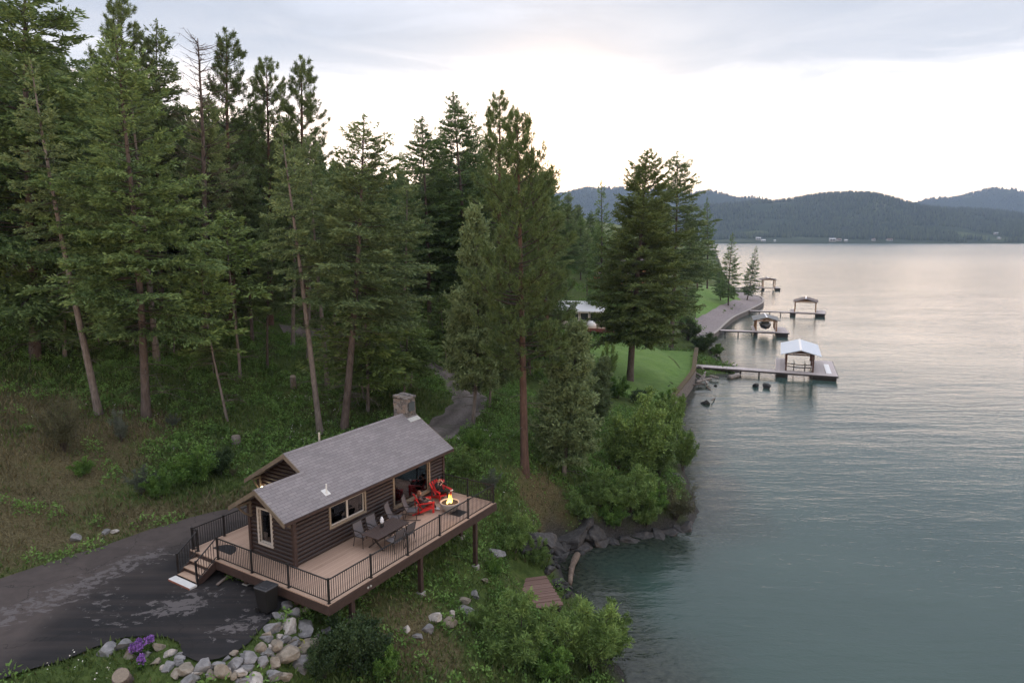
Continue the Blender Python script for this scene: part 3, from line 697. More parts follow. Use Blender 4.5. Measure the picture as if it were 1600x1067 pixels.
M_barkgrey = bark('grey bark', (.15, .127, .117), (.26, .23, .215))
M_limb = bark('limbs', (.040, .032, .027), (.085, .068, .058))
M_twig = bark('bare twigs', (.09, .075, .066), (.18, .16, .145))
M_twigdark = bark('dark twigs', (.045, .036, .030), (.09, .075, .065))

def tree_proto(name, kind, spec, leafm, barkm, crown='crown', trunk='trunk'):
    """an Empty with trunk (limbs grow out of it), crown and bare lower branches"""
    TP, TR, limbs, bare, lv = spec
    e = thing(name, 'x', kind)
    if TP is not None:
        V1, F1 = tubes_np([(TP, TR)], 10); V2, F2 = tubes_np(limbs + bare, 4); n2 = len(F2) - (len(tubes_np(bare, 4)[1]) if bare else 0)
        me = np_mesh(trunk, np.vstack([V1, V2]), np.vstack([F1, F2 + len(V1)])); me.polygons.foreach_set('use_smooth', [True] * len(me.polygons))
        me.polygons.foreach_set('material_index', np.concatenate([np.zeros(len(F1), np.int32), np.full(n2, 2, np.int32), np.ones(len(F2) - n2, np.int32)]))
        link_mesh(trunk, me, [barkm, M_twig, M_limb], e)
    else:
        V, F = tubes_np(limbs, 5); me = np_mesh('stem', V, F); me.polygons.foreach_set('use_smooth', [True] * len(F)); link_mesh('stem', me, M_twigdark, e)
    if lv is not None: link_mesh(crown, lv.mesh(crown), leafm, e)
    return e

# prototypes (nominal height, see PH)
PROTO = {}
def P_(key, h, *a): PROTO[key] = (tree_proto(*a), h)
P_('fir1', 24, 'fir_tree', 'tree', conifer(24, 4.2, 5.5, 11, nb=215, jit=.4, spray=.26, sw=.042, fill=3, dead=26), M_fir, M_barkfir)
P_('fir2', 24, 'fir_tree', 'tree', conifer(24, 3.6, 8.5, 12, nb=180, jit=.45, gap=.06, bend=.4, spray=.26, sw=.042, fill=3, dead=40), M_firblue, M_barkfir)
P_('fir3', 24, 'fir_tree', 'tree', conifer(24, 4.8, 3.0, 13, nb=225, jit=.4, droop=.2, power=.8, spray=.27, sw=.044, fill=3), M_fir, M_barkfir)
P_('fir4', 24, 'fir_tree', 'tree', conifer(24, 3.0, 11.0, 14, nb=135, jit=.5, gap=.10, dead=44, bend=.5, spray=.26, sw=.042, fill=3), M_firblue, M_barkgrey)
P_('fir5', 24, 'fir_tree', 'tree', conifer(24, 2.2, 12.0, 19, nb=95, jit=.5, gap=.12, dead=46, bend=.35, spray=.25, sw=.042, fill=3), M_firblue, M_barkgrey)
P_('lawnfir', 28, 'fir_tree', 'tree', conifer(28, 6.5, 5.4, 15, nb=310, jit=.3, el0=-.05, droop=.16, power=.72, up=.10, dead=0, fill=3, r0=.45, twig=.4, spray=.30, sw=.05), M_lawnfir, M_barkfir)
P_('spruce', 20, 'spruce_tree', 'tree', conifer(20, 3.2, 2.4, 16, nb=170, jit=.3, el0=-.2, droop=.05, power=1.0, dead=4, spray=.32, sw=.055), M_fir, M_barkfir)
P_('young1', 8, 'young_fir', 'tree', conifer(8, 1.7, 1.9, 17, nb=95, spray=.24, sw=.04, jit=.4, dead=8, r0=.07, step=.12), M_young, M_barkgrey)
P_('young2', 8, 'young_fir', 'tree', conifer(8, 1.5, 3.6, 18, nb=64, spray=.24, sw=.04, jit=.5, gap=.1, dead=14, r0=.06, bend=.3, step=.12), M_young, M_barkgrey)
P_('pine1', 24, 'pine_tree', 'tree', ponderosa(24, 3.6, 6.5, 21, nb=130), M_pine, M_barkpine)
P_('pine2', 24, 'pine_tree', 'tree', ponderosa(24, 2.9, 8.5, 22, nb=105), M_pine, M_barkpine)
P_('pine3', 24, 'pine_tree', 'tree', ponderosa(24, 4.3, 6.3, 23, nb=160, tuft=32), M_pine, M_barkpine)
P_('jun1', 10, 'juniper_tree', 'tree', conifer(10, 2.3, .6, 31, nb=260, el0=.45, el1=1.1, spray=.22, sw=.046, step=.12, twig=.55, droop=.05, jit=.35, power=.62, dead=3, r0=.16, flatk=.6, fill=3), M_jun, M_barkgrey)
P_('jun2', 12, 'juniper_tree', 'tree', conifer(12, 2.2, 1.8, 32, nb=230, el0=.3, el1=1.1, spray=.24, sw=.046, step=.13, twig=.55, droop=.1, jit=.45, power=.6, dead=6, r0=.15, flatk=.6, fill=3, bend=.4), M_jun, M_barkgrey)
P_('bush1', 2, 'shrub', 'shrub', broadleaf(2, 1.5, 41), M_bush, None, 'foliage')
P_('bush2', 2, 'shrub', 'shrub', broadleaf(2, 1.4, 42, stems=12, leaf=.085, lw=.03, n=16000, dens=34), M_bushd, None, 'foliage')
P_('willow', 3, 'willow_shrub', 'shrub', broadleaf(3, 1.5, 43, stems=11, leaf=.19, lw=.022, n=10000, up=1.0), M_willow, None, 'foliage')
P_('alder', 5, 'alder_bush', 'shrub', broadleaf(5, 2.0, 44, stems=13, leaf=.16, lw=.045, n=15000, up=.6, dens=30), M_willow, None, 'foliage')
P_('olive', 2, 'dry_shrub', 'shrub', broadleaf(2, 1.5, 45, stems=12, leaf=.08, lw=.018, n=8000), M_olive, None, 'foliage')
P_('greyb', 2, 'grey_shrub', 'shrub', broadleaf(2, 1.1, 46, stems=8, leaf=.10, lw=.016, n=6000, up=.9), M_grey, None, 'foliage')
# dead-topped snag: bare limbs all the way
def snag(h, seed):
    rng = np.random.default_rng(seed); TP, TR = trunk_path(h, h * .010, rng, .2); br = []
    for i in range(120):
        t = rng.random() ** .6; z = h * (.35 + .64 * t); a = rng.uniform(0, 6.28); L = (2.0 * (1 - t) + .9) * rng.uniform(.5, 1.1); b0 = pt_on(TP, z); s = np.linspace(0, 1, 4)
        hd = np.array([math.cos(a), math.sin(a), 0]); p = b0 + hd * (L * s)[:, None] + np.array([0, 0, 1]) * (L * (.35 * s + .35 * s ** 2))[:, None]; br.append((p, [.028, .020, .013, .006]))
        for _ in range(4): q = p[rng.integers(1, 4)]; br.append((np.array([q, q + unit(hd + rng.normal(0, .6, 3)) * L * .35]), [.011, .005]))
    return TP, TR, br
_tp, _tr, _br = snag(24, 51); _e = thing('dead_tree', 'x', 'tree')
V1, F1 = tubes_np([(_tp, _tr)] + _br, 6); _m = np_mesh('trunk', V1, F1); _m.polygons.foreach_set('use_smooth', [True] * len(F1)); link_mesh('trunk', _m, M_barkfir, _e); PROTO['snag'] = (_e, 24)

_used = set()
def plant(key, x, y, h, label, group=None, wide=1.0, lean=(0, 0), rz=None, z=None):
    src, hn = PROTO[key]; s = h / hn
    rz = random.uniform(0, 6.28) if rz is None else rz
    z = zg(x, y) if z is None else z
    if key in _used:
        o = dup(src, (x, y, z), (0, 0, 0), (s * wide, s * wide, s), label, group)
    else:
        _used.add(key); o = src; o.location = (x, y, z); o.scale = (s * wide, s * wide, s); o['label'] = label
        if group: o['group'] = group
    o.rotation_euler = (Matrix.Rotation(math.atan2(lean[0], 1), 3, 'Y') @ Matrix.Rotation(-math.atan2(lean[1], 1), 3, 'X') @ Matrix.Rotation(rz, 3, 'Z')).to_euler()
    return o
def top_h(px_top, py_top, x, y, z):
    """height that brings a tree standing at x, y up to a photo pixel"""
    return float(atY(px_top, py_top, y)[2] - z)
PLACED = []
def tree_px(key, base, top, label, wide=1.0, D=None, group=None):
    """base: photo pixel of the foot (or, with D, only its column: the foot is hidden, D metres away)"""
    if D is None: p = hit(*base)
    else: q = atY(base[0], 600, D); p = np.array([q[0], D, zg(q[0], D)])
    q = atY(top[0], top[1], p[1]); h = q[2] - p[2]
    PLACED.append((p[0], p[1]))
    return plant(key, p[0], p[1], h, label, group, wide, lean=((q[0] - p[0]) / h, 0))

T = tree_px
T('fir5', (155, 647), (62, 95), 'slim fir with a bare grey trunk leaning left above the dry meadow', .95)
T('fir1', (228, 652), (187, 48), 'big fir with a thick straight trunk rising out of the green brush', 1.05)
T('fir3', (60, 0), (48, -75), 'massive dark fir cut off by the left top corner of the picture', 1.15, D=50)
T('fir1', (-60, 0), (-70, -60), 'dense fir half outside the left edge of the picture', 1.1, D=52)
T('pine3', (205, 0), (197, 6), 'round-topped pine crown sticking up behind the big fir', .8, D=60)
T('fir2', (262, 0), (250, 40), 'pointed fir between the round-topped pine and the bare dead top', .9, D=62)
T('snag', (322, 480), (304, 62), 'tall dead tree with a bare grey twiggy top', 1.5, D=57)
T('fir2', (330, 0), (316, 150), 'fir standing close in front of the dead tree', .9, D=59)
T('pine2', (370, 0), (361, 56), 'narrow pine with tufted top right of the dead tree', .95, D=66)
T('pine3', (428, 0), (422, 98), 'pine with a broad flat tufted top against the grey cloud', .8, D=70)
T('pine2', (485, 0), (476, 98), 'pointed dark pine highest of the right end of the tall wood', .95, D=72)
T('fir2', (398, 590), (390, 250), 'mid-height fir in the wood behind the small sapling', .9, D=62)
T('fir5', (500, 676), (440, 195), 'pale slender trunk leaning left just behind the cabin roof', .95)
T('fir2', (537, 672), (562, 177), 'tall fir with a reddish trunk leaning right just behind the cabin roof', 1.2)
T('young2', (356, 657), (334, 405), 'thin young fir with a long bare leaning stem behind the stump', 1.05)
T('young2', (376, 590), (379, 335), 'thin young fir on a straight pole stem deep in the brush', 1.2)
T('young1', (575, 642), (592, 408), 'bushy young fir right of the reddish leaning trunk', 1.25)
T('young1', (631, 618), (626, 470), 'small young fir directly above the stone chimney', 1.3)
T('fir2', (418, 575), (412, 330), 'thin grey fir stem among dead lower branches', .75)
T('fir4', (483, 585), (487, 300), 'slim fir behind the pale leaning trunk', .9, D=60)
T('fir1', (735, 0), (715, 148), 'tall fir, tallest of the middle group of the wood', 1.1, D=78)
T('fir1', (672, 0), (663, 186), 'fir at the left side of the tall middle group', 1.05, D=76)
T('fir2', (640, 0), (627, 235), 'distant small fir in the gap of the skyline', .7, D=118)
T('pine2', (781, 0), (775, 152), 'narrow tufted pine in the middle group with sky shining through', .9, D=66)
T('pine3', (820, 736), (806, 183), 'great orange-barked pine standing on the mound by the deck', .86)
T('fir3', (742, 0), (742, 196), 'fir just right of the tallest fir of the middle group', .8, D=88)
T('fir2', (690, 0), (691, 205), 'fir between the two tall firs of the middle group', .9, D=90)
T('fir1', (760, 0), (762, 232), 'lower fir at the right flank of the middle group', .85, D=94)
T('fir3', (606, 0), (604, 250), 'rounded fir right of the leaning reddish trunk', .8, D=92)
T('fir1', (522, 0), (520, 250), 'fir in the dip right of the pointed dark pine', .85, D=86)
T('fir3', (150, 0), (146, 78), 'dark fir between the massive corner fir and the big fir', .9, D=66)
T('fir1', (288, 0), (284, 165), 'fir crown filling the gap left of the dead tree', .95, D=68)
T('fir3', (340, 0), (338, 176), 'fir crown filling the gap right of the dead tree', .85, D=74)
T('fir1', (395, 0), (394, 170), 'fir crown between the two tufted pines', .9, D=80)
T('fir3', (450, 0), (447, 172), 'dark fir crown left of the pointed dark pine', .8, D=80)
T('jun2', (738, 662), (748, 330), 'grey-green juniper with a dark stem beside the dirt track', .75)
T('jun2', (765, 640), (790, 430), 'pale grey-green juniper close behind the great pine', .8, D=54)
T('jun1', (882, 742), (912, 508), 'large shaggy juniper on the slope above the rocky point', .88)
T('jun1', (930, 650), (950, 560), 'smaller juniper between the shaggy juniper and the lawn', 1.0, D=58)
T('fir3', (862, 0), (856, 252), 'olive fir whose top glows in front of the sunset', .75, D=132)
T('fir2', (882, 0), (884, 300), 'fir behind the white-roofed lake house', .8, D=136)
T('spruce', (936, 0), (937, 283), 'thin-topped spruce left of the great lawn fir', .8, D=120)
T('lawnfir', (984, 596), (1003, 236), 'great spreading fir with a leaning bare trunk on the lawn', .97)
T('fir2', (1046, 0), (1050, 238), 'dark twin fir just behind the great spreading lawn fir', 1.05, D=112)
T('spruce', (1065, 0), (1078, 340), 'low fir behind the right flank of the great lawn fir', .8, D=150)
T('spruce', (1105, 452), (1107, 308), 'tall fir by itself at the near end of the lake lawn', .85)
T('pine1', (1090, 452), (1085, 345), 'pine with bare stem next to the tall fir on the lake lawn', .8)
T('spruce', (1138, 478), (1145, 364), 'left tree of the dark pair at the promenade', .95)
T('spruce', (1126, 470), (1124, 405), 'short tree hidden behind the left tree of the dark pair', 1.0)
T('spruce', (1167, 470), (1181, 384), 'slightly leaning fir on the tip of the promenade', .95)
T('young1', (100, 560), (70, 300), 'low-branched young fir in the shade behind the slim leaning fir', 1.3)
T('fir4', (120, 0), (120, 200), 'dark fir filling the gap behind the slim leaning fir', 1.0, D=57)
T('pine1', (870, 0), (830, 245), 'pine right behind the great orange-barked pine', .8, D=62)

# the wood behind: every tree is its own, capped by the skyline seen in the photograph
_skx = [-200, 0, 120, 150, 230, 290, 400, 500, 520, 600, 640, 700, 840, 900, 940, 1000, 1070, 1100, 1130, 1170]
_sky = [-60, 20, 50, 95, 100, 150, 165, 190, 235, 255, 258, 225, 250, 296, 330, 330, 335, 372, 396, 420]
_rng = random.Random(3); _n = 0
for _try in range(9000):
    if _n >= 190: break
    y = 42 + 175 * _rng.random() ** 1.25; x = _rng.uniform(-.85, .22) * y
    if y > 130: x = _rng.uniform(-.55, .30) * y
    px = 800 + FPX * x / (y * CP)
    z = zg(x, y)
    if z < 1.6 or not (-120 < px < 1130): continue
    if px < 640 and y < 52 + max(0, 300 - px) * .01: continue
    if px >= 640 and y < 62: continue
    if px > 845 and y < 150: continue
    if px > 1060 and y < 235: continue
    if min((x - a) ** 2 + (y - b_) ** 2 for a, b_ in PLACED) < (2.5 + y * .012) ** 2: continue
    if seg_dist(np.array([x]), np.array([y]), smooth_path(TRACK, 4))[0] < 2.6: continue
    if sdist(np.array([x]), np.array([y]), LAWN)[0] > -4 or sdist(np.array([x]), np.array([y]), LAWN2)[0] > -1: continue
    cap = float(atY(px, np.interp(px, _skx, _sky) + _rng.uniform(0, 40), y)[2]) - z
    h = cap * _rng.uniform(.86, 1.0) if cap < 35 else _rng.uniform(25, 35)
    if h < 7: continue
    key = _rng.choices(['fir1', 'fir2', 'fir3', 'fir4', 'pine1', 'pine2', 'pine3', 'spruce'], [5, 5, 3, 3, 2, 1, 1, 2])[0]
    if y < 68 and px < 640: key = _rng.choices(['fir4', 'fir5', 'fir2', 'pine2'], [5, 5, 2, 2])[0]
    if h < 10: key = _rng.choice(['spruce', 'young1'])
    zone = ('on the hill at the left' if px < 330 else 'in the tall wood behind the cabin' if px < 620 else 'in the wood beyond the dirt track' if px < 900 else 'behind the lawn by the lake houses')
    kd = {'f': 'dark green fir', 'p': 'tufted pine', 's': 'dense spruce', 'y': 'young fir'}[key[0]]
    plant(key, x, y, h, kd + ' crowded ' + zone, kd + 's ' + zone, _rng.uniform(.8, 1.1), (_rng.uniform(-.03, .03), _rng.uniform(-.03, .03)))
    PLACED.append((x, y)); _n += 1
_k = 0
for _try in range(3000):                                    # young firs growing under the tall wood
    if _k >= 75: break
    y = _rng.uniform(52, 125); x = _rng.uniform(-.8, .05) * y; px = 800 + FPX * x / (y * CP)
    if not (-60 < px < 850) or (px > 640 and y < 70): continue
    if min((x - a) ** 2 + (y - b_) ** 2 for a, b_ in PLACED) < 3.2: continue
    if seg_dist(np.array([x]), np.array([y]), smooth_path(TRACK, 4))[0] < 2.6: continue
    zone = 'on the hill at the left' if px < 330 else 'in the tall wood behind the cabin' if px < 620 else 'in the wood beyond the dirt track'
    plant(_rng.choice(['young1', 'young1', 'young2']), x, y, _rng.uniform(3.5, 8), 'light green young fir growing under the tall trees ' + zone, 'young firs ' + zone, _rng.uniform(.95, 1.4)); PLACED.append((x, y)); _k += 1
print('fill trees', _n, _k)

# ================================================================ CABIN AND DECK
def mat_planks(name, c1, c2, width=.14, axis='Y', rough=.7, gap=.06, stain=None, gapcol=None):
    """boards running along one axis: narrow dark joints, each board its own shade"""
    m, t, b = new_mat(name); co = objco(t)
    sp_ = node(t, 'ShaderNodeSeparateXYZ', {0: co}); c = sp_.outputs[axis]
    k = math_(t, 'DIVIDE', c, width); fr = math_(t, 'FRACT', k); idn = math_(t, 'FLOOR', k)
    wn_ = node(t, 'ShaderNodeTexWhiteNoise', {1: idn}, noise_dimensions='1D').outputs[0]
    sc_ = {'X': (14, 1, 4), 'Y': (1, 14, 4), 'Z': (2, 2, 14)}[axis]
    gr = noise(t, 2.5, 5, objco(t, sc_), .6)
    col = mixc(t, math_(t, 'ADD', math_(t, 'MULTIPLY', wn_, .5), math_(t, 'MULTIPLY', gr, .5)), c1, c2)
    if stain is not None:
        col = mixc(t, ramp(t, noise(t, 1.0, 5, objco(t, stain)), [(.58, (0, 0, 0)), (.72, (.55, .55, .55))]), col, tuple(x * .55 for x in c1))
    joint = ramp(t, fr, [(0, (1, 1, 1)), (gap, (0, 0, 0)), (1 - gap * .3, (0, 0, 0)), (1, (1, 1, 1))])
    col = mixc(t, joint, col, gapcol or tuple(x * .25 for x in c1))
    t.links.new(col, b.inputs['Base Color']); b.inputs['Roughness'].default_value = rough
    bump(t, b, math_(t, 'SUBTRACT', gr, joint), .35, .01)
    return m
M_deck = mat_planks('composite decking', (.385, .258, .195), (.49, .345, .265), .14, 'Y', stain=(.35, 2.2, 1), gap=.05)
M_deckedge = plain('deck edging', (.45, .315, .235), .7, var=.1)
M_rim = plain('dark brown fascia', (.045, .026, .022), .65, var=.25, bmp=.2)
M_steel = plain('black powder coated metal', (.013, .012, .013), .45, var=.1)
M_trim = plain('tan trim', (.235, .19, .14), .65, var=.15, scale=9)
M_fascia = plain('weathered fascia', (.15, .122, .092), .7, var=.2)
M_trimw = plain('pale window vinyl', (.50, .46, .42), .5, var=.06)
m_log, t, b = new_mat('stained log siding')
n1 = noise(t, 3, 6, objco(t, (.5, .5, 12)), .65); n2 = noise(t, .8, 3, objco(t))
t.links.new(mixc(t, n2, ramp(t, n1, [(.3, (.020, .0115, .0105)), (.7, (.044, .026, .022))]), (.026, .0155, .014)), b.inputs['Base Color'])
b.inputs['Roughness'].default_value = .48; b.inputs['Specular IOR Level'].default_value = .45; bump(t, b, n1, .3, .01)
# architectural shingles: staggered tabs with dark slots, blended greys
m_roof, t, b = new_mat('asphalt shingles')
rv = node(t, 'ShaderNodeMapping', {'Vector': t.nodes.new('ShaderNodeTexCoord').outputs['Object']})
br = node(t, 'ShaderNodeTexBrick', {'Vector': rv.outputs[0], 'Color1': (.19, .177, .186, 1), 'Color2': (.26, .243, .252, 1), 'Mortar': (.075, .068, .072, 1), 'Scale': 1.0, 'Mortar Size': .010, 'Mortar Smooth': .3, 'Bias': .1, 'Brick Width': .42, 'Row Height': .155})
br.offset = .43; br.offset_frequency = 2
gn = noise(t, 40, 3, objco(t)); bn2 = noise(t, .9, 5, objco(t))
c = mixc(t, .3, br.outputs[0], ramp(t, gn, [(.3, (.13, .12, .13)), (.7, (.33, .31, .33))]))
c = mixc(t, .45, c, ramp(t, bn2, [(.3, (.65, .65, .66)), (.7, (1.05, 1.03, 1.04))]), 'MULTIPLY')
lit = noise(t, 9, 8, objco(t, (1, 1, 1)), .75)
c = mixc(t, ramp(t, math_(t, 'MULTIPLY_ADD', bn2, .25, lit), [(.74, (0, 0, 0)), (.82, (.6, .6, .6))]), c, (.085, .06, .04))
t.links.new(c, b.inputs['Base Color']); b.inputs['Roughness'].default_value = .9; bump(t, b, br.outputs['Fac'], -.7, .012)
m_glass, t, b = new_mat('window glass')
gl = node(t, 'ShaderNodeBsdfGlossy', {'Color': (.9, .93, 1, 1), 'Roughness': .02}); tr = node(t, 'ShaderNodeBsdfTransparent', {'Color': (.62, .66, .66, 1)})
fr = node(t, 'ShaderNodeFresnel', {'IOR': 1.6}); t.links.new(node(t, 'ShaderNodeMixShader', {0: math_(t, 'MULTIPLY_ADD', fr.outputs[0], 1.2, .04), 1: tr.outputs[0], 2: gl.outputs[0]}).outputs[0], t.nodes['Material Output'].inputs[0])
m_stone, t, b = new_mat('chimney fieldstone')
vo = node(t, 'ShaderNodeTexVoronoi', {'Vector': objco(t, (1, 1, 1.5)), 'Scale': 4.2}); ve = node(t, 'ShaderNodeTexVoronoi', {'Vector': objco(t, (1, 1, 1.5)), 'Scale': 4.2}, feature='DISTANCE_TO_EDGE')
c = ramp(t, node(t, 'ShaderNodeSeparateColor', {0: vo.outputs['Color']}).outputs[0], [(.1, (.045, .042, .046)), (.4, (.11, .096, .094)), (.7, (.19, .135, .10)), (1, (.22, .20, .19))])
c = mixc(t, ramp(t, ve.outputs[0], [(.0, (1, 1, 1)), (.07, (0, 0, 0))]), c, (.20, .185, .17)); c = mixc(t, .35, c, ramp(t, noise(t, 12, 4, objco(t)), [(.3, (.05, .05, .05)), (.7, (.3, .28, .27))]))
t.links.new(c, b.inputs['Base Color']); b.inputs['Roughness'].default_value = .9; bump(t, b, ve.outputs[0], .6, .05)
M_metalpipe = plain('galvanised pipe', (.50, .50, .49), .45, .3, var=.15)
M_white = plain('white painted metal', (.66, .66, .66), .5, var=.06)
M_floorin = mat_planks('indoor floorboards', (.16, .08, .045), (.22, .12, .07), .12, 'Y')
M_curtain = plain('curtain cloth', (.15, .15, .165), .9, var=.3, scale=14)
M_brown = plain('dark walnut', (.085, .04, .025), .45, var=.3, scale=8)
M_dark = plain('black plastic', (.012, .012, .013), .5, var=.15)

def dthing(name, label, cat, u, v, z=0.0, rz=0.0, group=None):
    return thing(name, label, cat, dw(u, v, z), DANG + rz, group)

# ------------------------------------------------------------ deck
UL, VL = 11.5, 8.66                       # deck length and depth
deck = dthing('wooden_deck', 'large raised tan wooden deck with black railings standing on dark posts', 'deck', 0, 0)
d = MB(); d.prism([(0, 0, -.04), (UL, 0, -.04), (UL, 3.43, -.04), (3.9, 3.43, -.04), (3.9, VL, -.04), (0, VL, -.04)], (0, 0, .04)); d.build('deck_floor', M_deck, deck)
d = MB()   # picture-frame edging boards, proud of the floor
d.box(.02, .02, .0, UL - .02, .16, .005); d.box(.02, .161, .0, .16, VL - .02, .005); d.box(UL - .16, .161, .0, UL - .02, 3.42, .005); d.build('edging', M_deckedge, deck)
d = MB()
for a in ((.0, -.03, UL, .02), (-.03, -.03, .0, VL), (UL, -.03, UL + .03, 3.45)): d.box(a[0], a[1], -.40, a[2], a[3], -.045)
d.box(.02, VL - .04, -.4, 3.8, VL - .001, -.045); d.build('rim_joist', M_rim, deck)
for u_ in (.9, 2.6, 4.3, 6.0, 7.7, 9.4, 10.9):
    d = MB(); d.box(u_ - .04, .021, -.34, u_ + .04, 3.4, -.05); d.build('joist', M_rim, deck)
d = MB(); d.box(.1, 1.9, -.62, UL - .1, 2.08, -.345); d.build('beam', M_rim, deck)
for u_, v_ in ((1.3, .16), (5.52, .16), (9.81, .16), (.5, 2.0), (3.5, 2.0), (7.6, 2.0), (11.1, 2.0), (.3, 5.2)):
    x, y, _ = dw(u_, v_); g_ = zg(x, y) - DZ
    d = MB(); d.box(u_ - .09, v_ - .09, g_ - .3, u_ + .09, v_ + .09, -.41 if v_ < 1 or v_ > 3 else -.621); d.build('post', M_rim, deck)
    d = MB(); d.rbox(u_ - .16, v_ - .16, g_ - .3, u_ + .16, v_ + .16, g_ + .12); d.build('footing', plain('concrete', (.3, .29, .27), .9, bmp=.3) if 'concrete' not in bpy.data.materials else bpy.data.materials['concrete'], deck)
for du in (.0, .16):
    d = MB(); d.tube([(2.02 + du, -.031, -.22), (2.02 + du, -.06, -.22)], .045, 12); d.build('light_fitting', M_metalpipe, deck)
RH = .98
def rail_run(p, q, posts, first=True, last=True, top=RH):
    p, q = Vector(p), Vector(q); L = (q - p).length; dr = (q - p) / L
    for i, s in enumerate(posts):
        if (i == 0 and not first) or (i == len(posts) - 1 and not last): continue
        c = p + dr * s * L; d = MB(); d.box(c.x - .036, c.y - .036, .0051, c.x + .036, c.y + .036, top + .02)
        d.rbox(c.x - .044, c.y - .044, top + .02, c.x + .044, c.y + .044, top + .05, .012); d.box(c.x - .06, c.y - .06, .0051, c.x + .06, c.y + .06, .018)
        d.build('railing_post', M_steel, deck)
    for a, c in zip(posts[:-1], posts[1:]):
        A, B = p + dr * (a * L + .036), p + dr * (c * L - .036); d = MB()
        d.bar(A + Vector((0, 0, top - .02)), B + Vector((0, 0, top - .02)), .045, .035); d.bar(A + Vector((0, 0, top - .12)), B + Vector((0, 0, top - .12)), .022, .022) if False else None
        d.bar(A + Vector((0, 0, .09)), B + Vector((0, 0, .09)), .03, .03)
        n = max(2, round((B - A).length / .115))
        for k in range(1, n):
            b0 = A + (B - A) * k / n; d.bar(b0 + Vector((0, 0, .105)), b0 + Vector((0, 0, top - .037)), .018, .018, (0, 1, 0))
        d.build('railing_panel', M_steel, deck)
rail_run((.1, .1, 0), (UL - .1, .1, 0), [i / 5 for i in range(6)])
rail_run((.1, .1, 0), (.1, 6.78, 0), [0, 1 / 3, 2 / 3, 1], first=False)
rail_run((UL - .1, .1, 0), (UL - .1, 3.36, 0), [0, .5, 1], first=False)
rail_run((.1, 8.55, 0), (3.5, 8.55, 0), [0, .46, 1])
rail_run((.1, 8.18, 0), (.1, 8.55, 0), [0, 1], last=False)
# stairs at the left end
st = MB(); st.box(-.02, 6.8, -.40, .02, 8.16, -.05); 
stairs = bpy.data.objects.new('stairs', None); COL.objects.link(stairs); stairs.parent = deck
for i in range(3):
    x1 = -.031 - i * .29; z = -.19 * (i + 1)
    d = MB(); d.box(x1 - .32, 6.84, z - .04, x1, 8.14, z); d.build('tread', M_deckedge, stairs)
    if i < 2: d = MB(); d.box(x1 - .30, 6.86, z - .19, x1 - .28, 8.12, z - .041); d.build('riser', M_rim, stairs)
for v_ in (6.83, 8.15):
    d = MB(); d.prism([(-.031, v_ - .02, -.05), (-.031, v_ - .02, -.45), (-.66, v_ - .02, -.74), (-.95, v_ - .02, -.74), (-.95, v_ - .02, -.62)], (0, .04, 0)); d.build('stringer', M_rim, stairs)
    d = MB(); d.box(-.93, v_ - .035, -.74, -.86, v_ + .035, .32); d.rbox(-.94, v_ - .045, .32, -.85, v_ + .045, .35, .01); d.build('railing_post', M_steel, stairs)
    d = MB(); d.bar((.06, v_, RH - .05), (-.9, v_, .28), .045, .035); d.bar((.06, v_, .12), (-.9, v_, -.55), .03, .03)
    for k in range(1, 8):
        f_ = k / 8; d.bar((.06 - .96 * f_, v_, .12 - .67 * f_), (.06 - .96 * f_, v_, RH - .05 - .65 * f_), .018, .018, (0, 1, 0))
    d.build('stair_rail', M_steel, stairs)
slab = dthing('stair_landing', 'white concrete landing slab at the foot of the deck stairs', 'slab', -1.12, 7.5, -.745)
d = MB(); d.rbox(-.17, -.75, 0, .17, .75, .09, .015); d.build('slab', M_white, slab)
d = MB(); d.box(-.185, -.75, .0, -.1701, .75, .07); d.build('edge_strip', plain('rust red edge', (.25, .09, .06), .8), slab)
mt = dthing('door_mat', 'dark half-round door mat at the top of the deck stairs', 'mat', .62, 7.3, .006)
d = MB(); poly = [(math.cos(a) * .62, math.sin(a) * .62, 0) for a in np.linspace(-math.pi / 2, math.pi / 2, 24)]; d.prism(poly, (0, 0, .015)); d.build('mat', plain('charcoal rubber', (.022, .022, .026), .9, bmp=.4, scale=60), mt)
bpy.data.objects['mat'].rotation_euler = (0, 0, R(0))

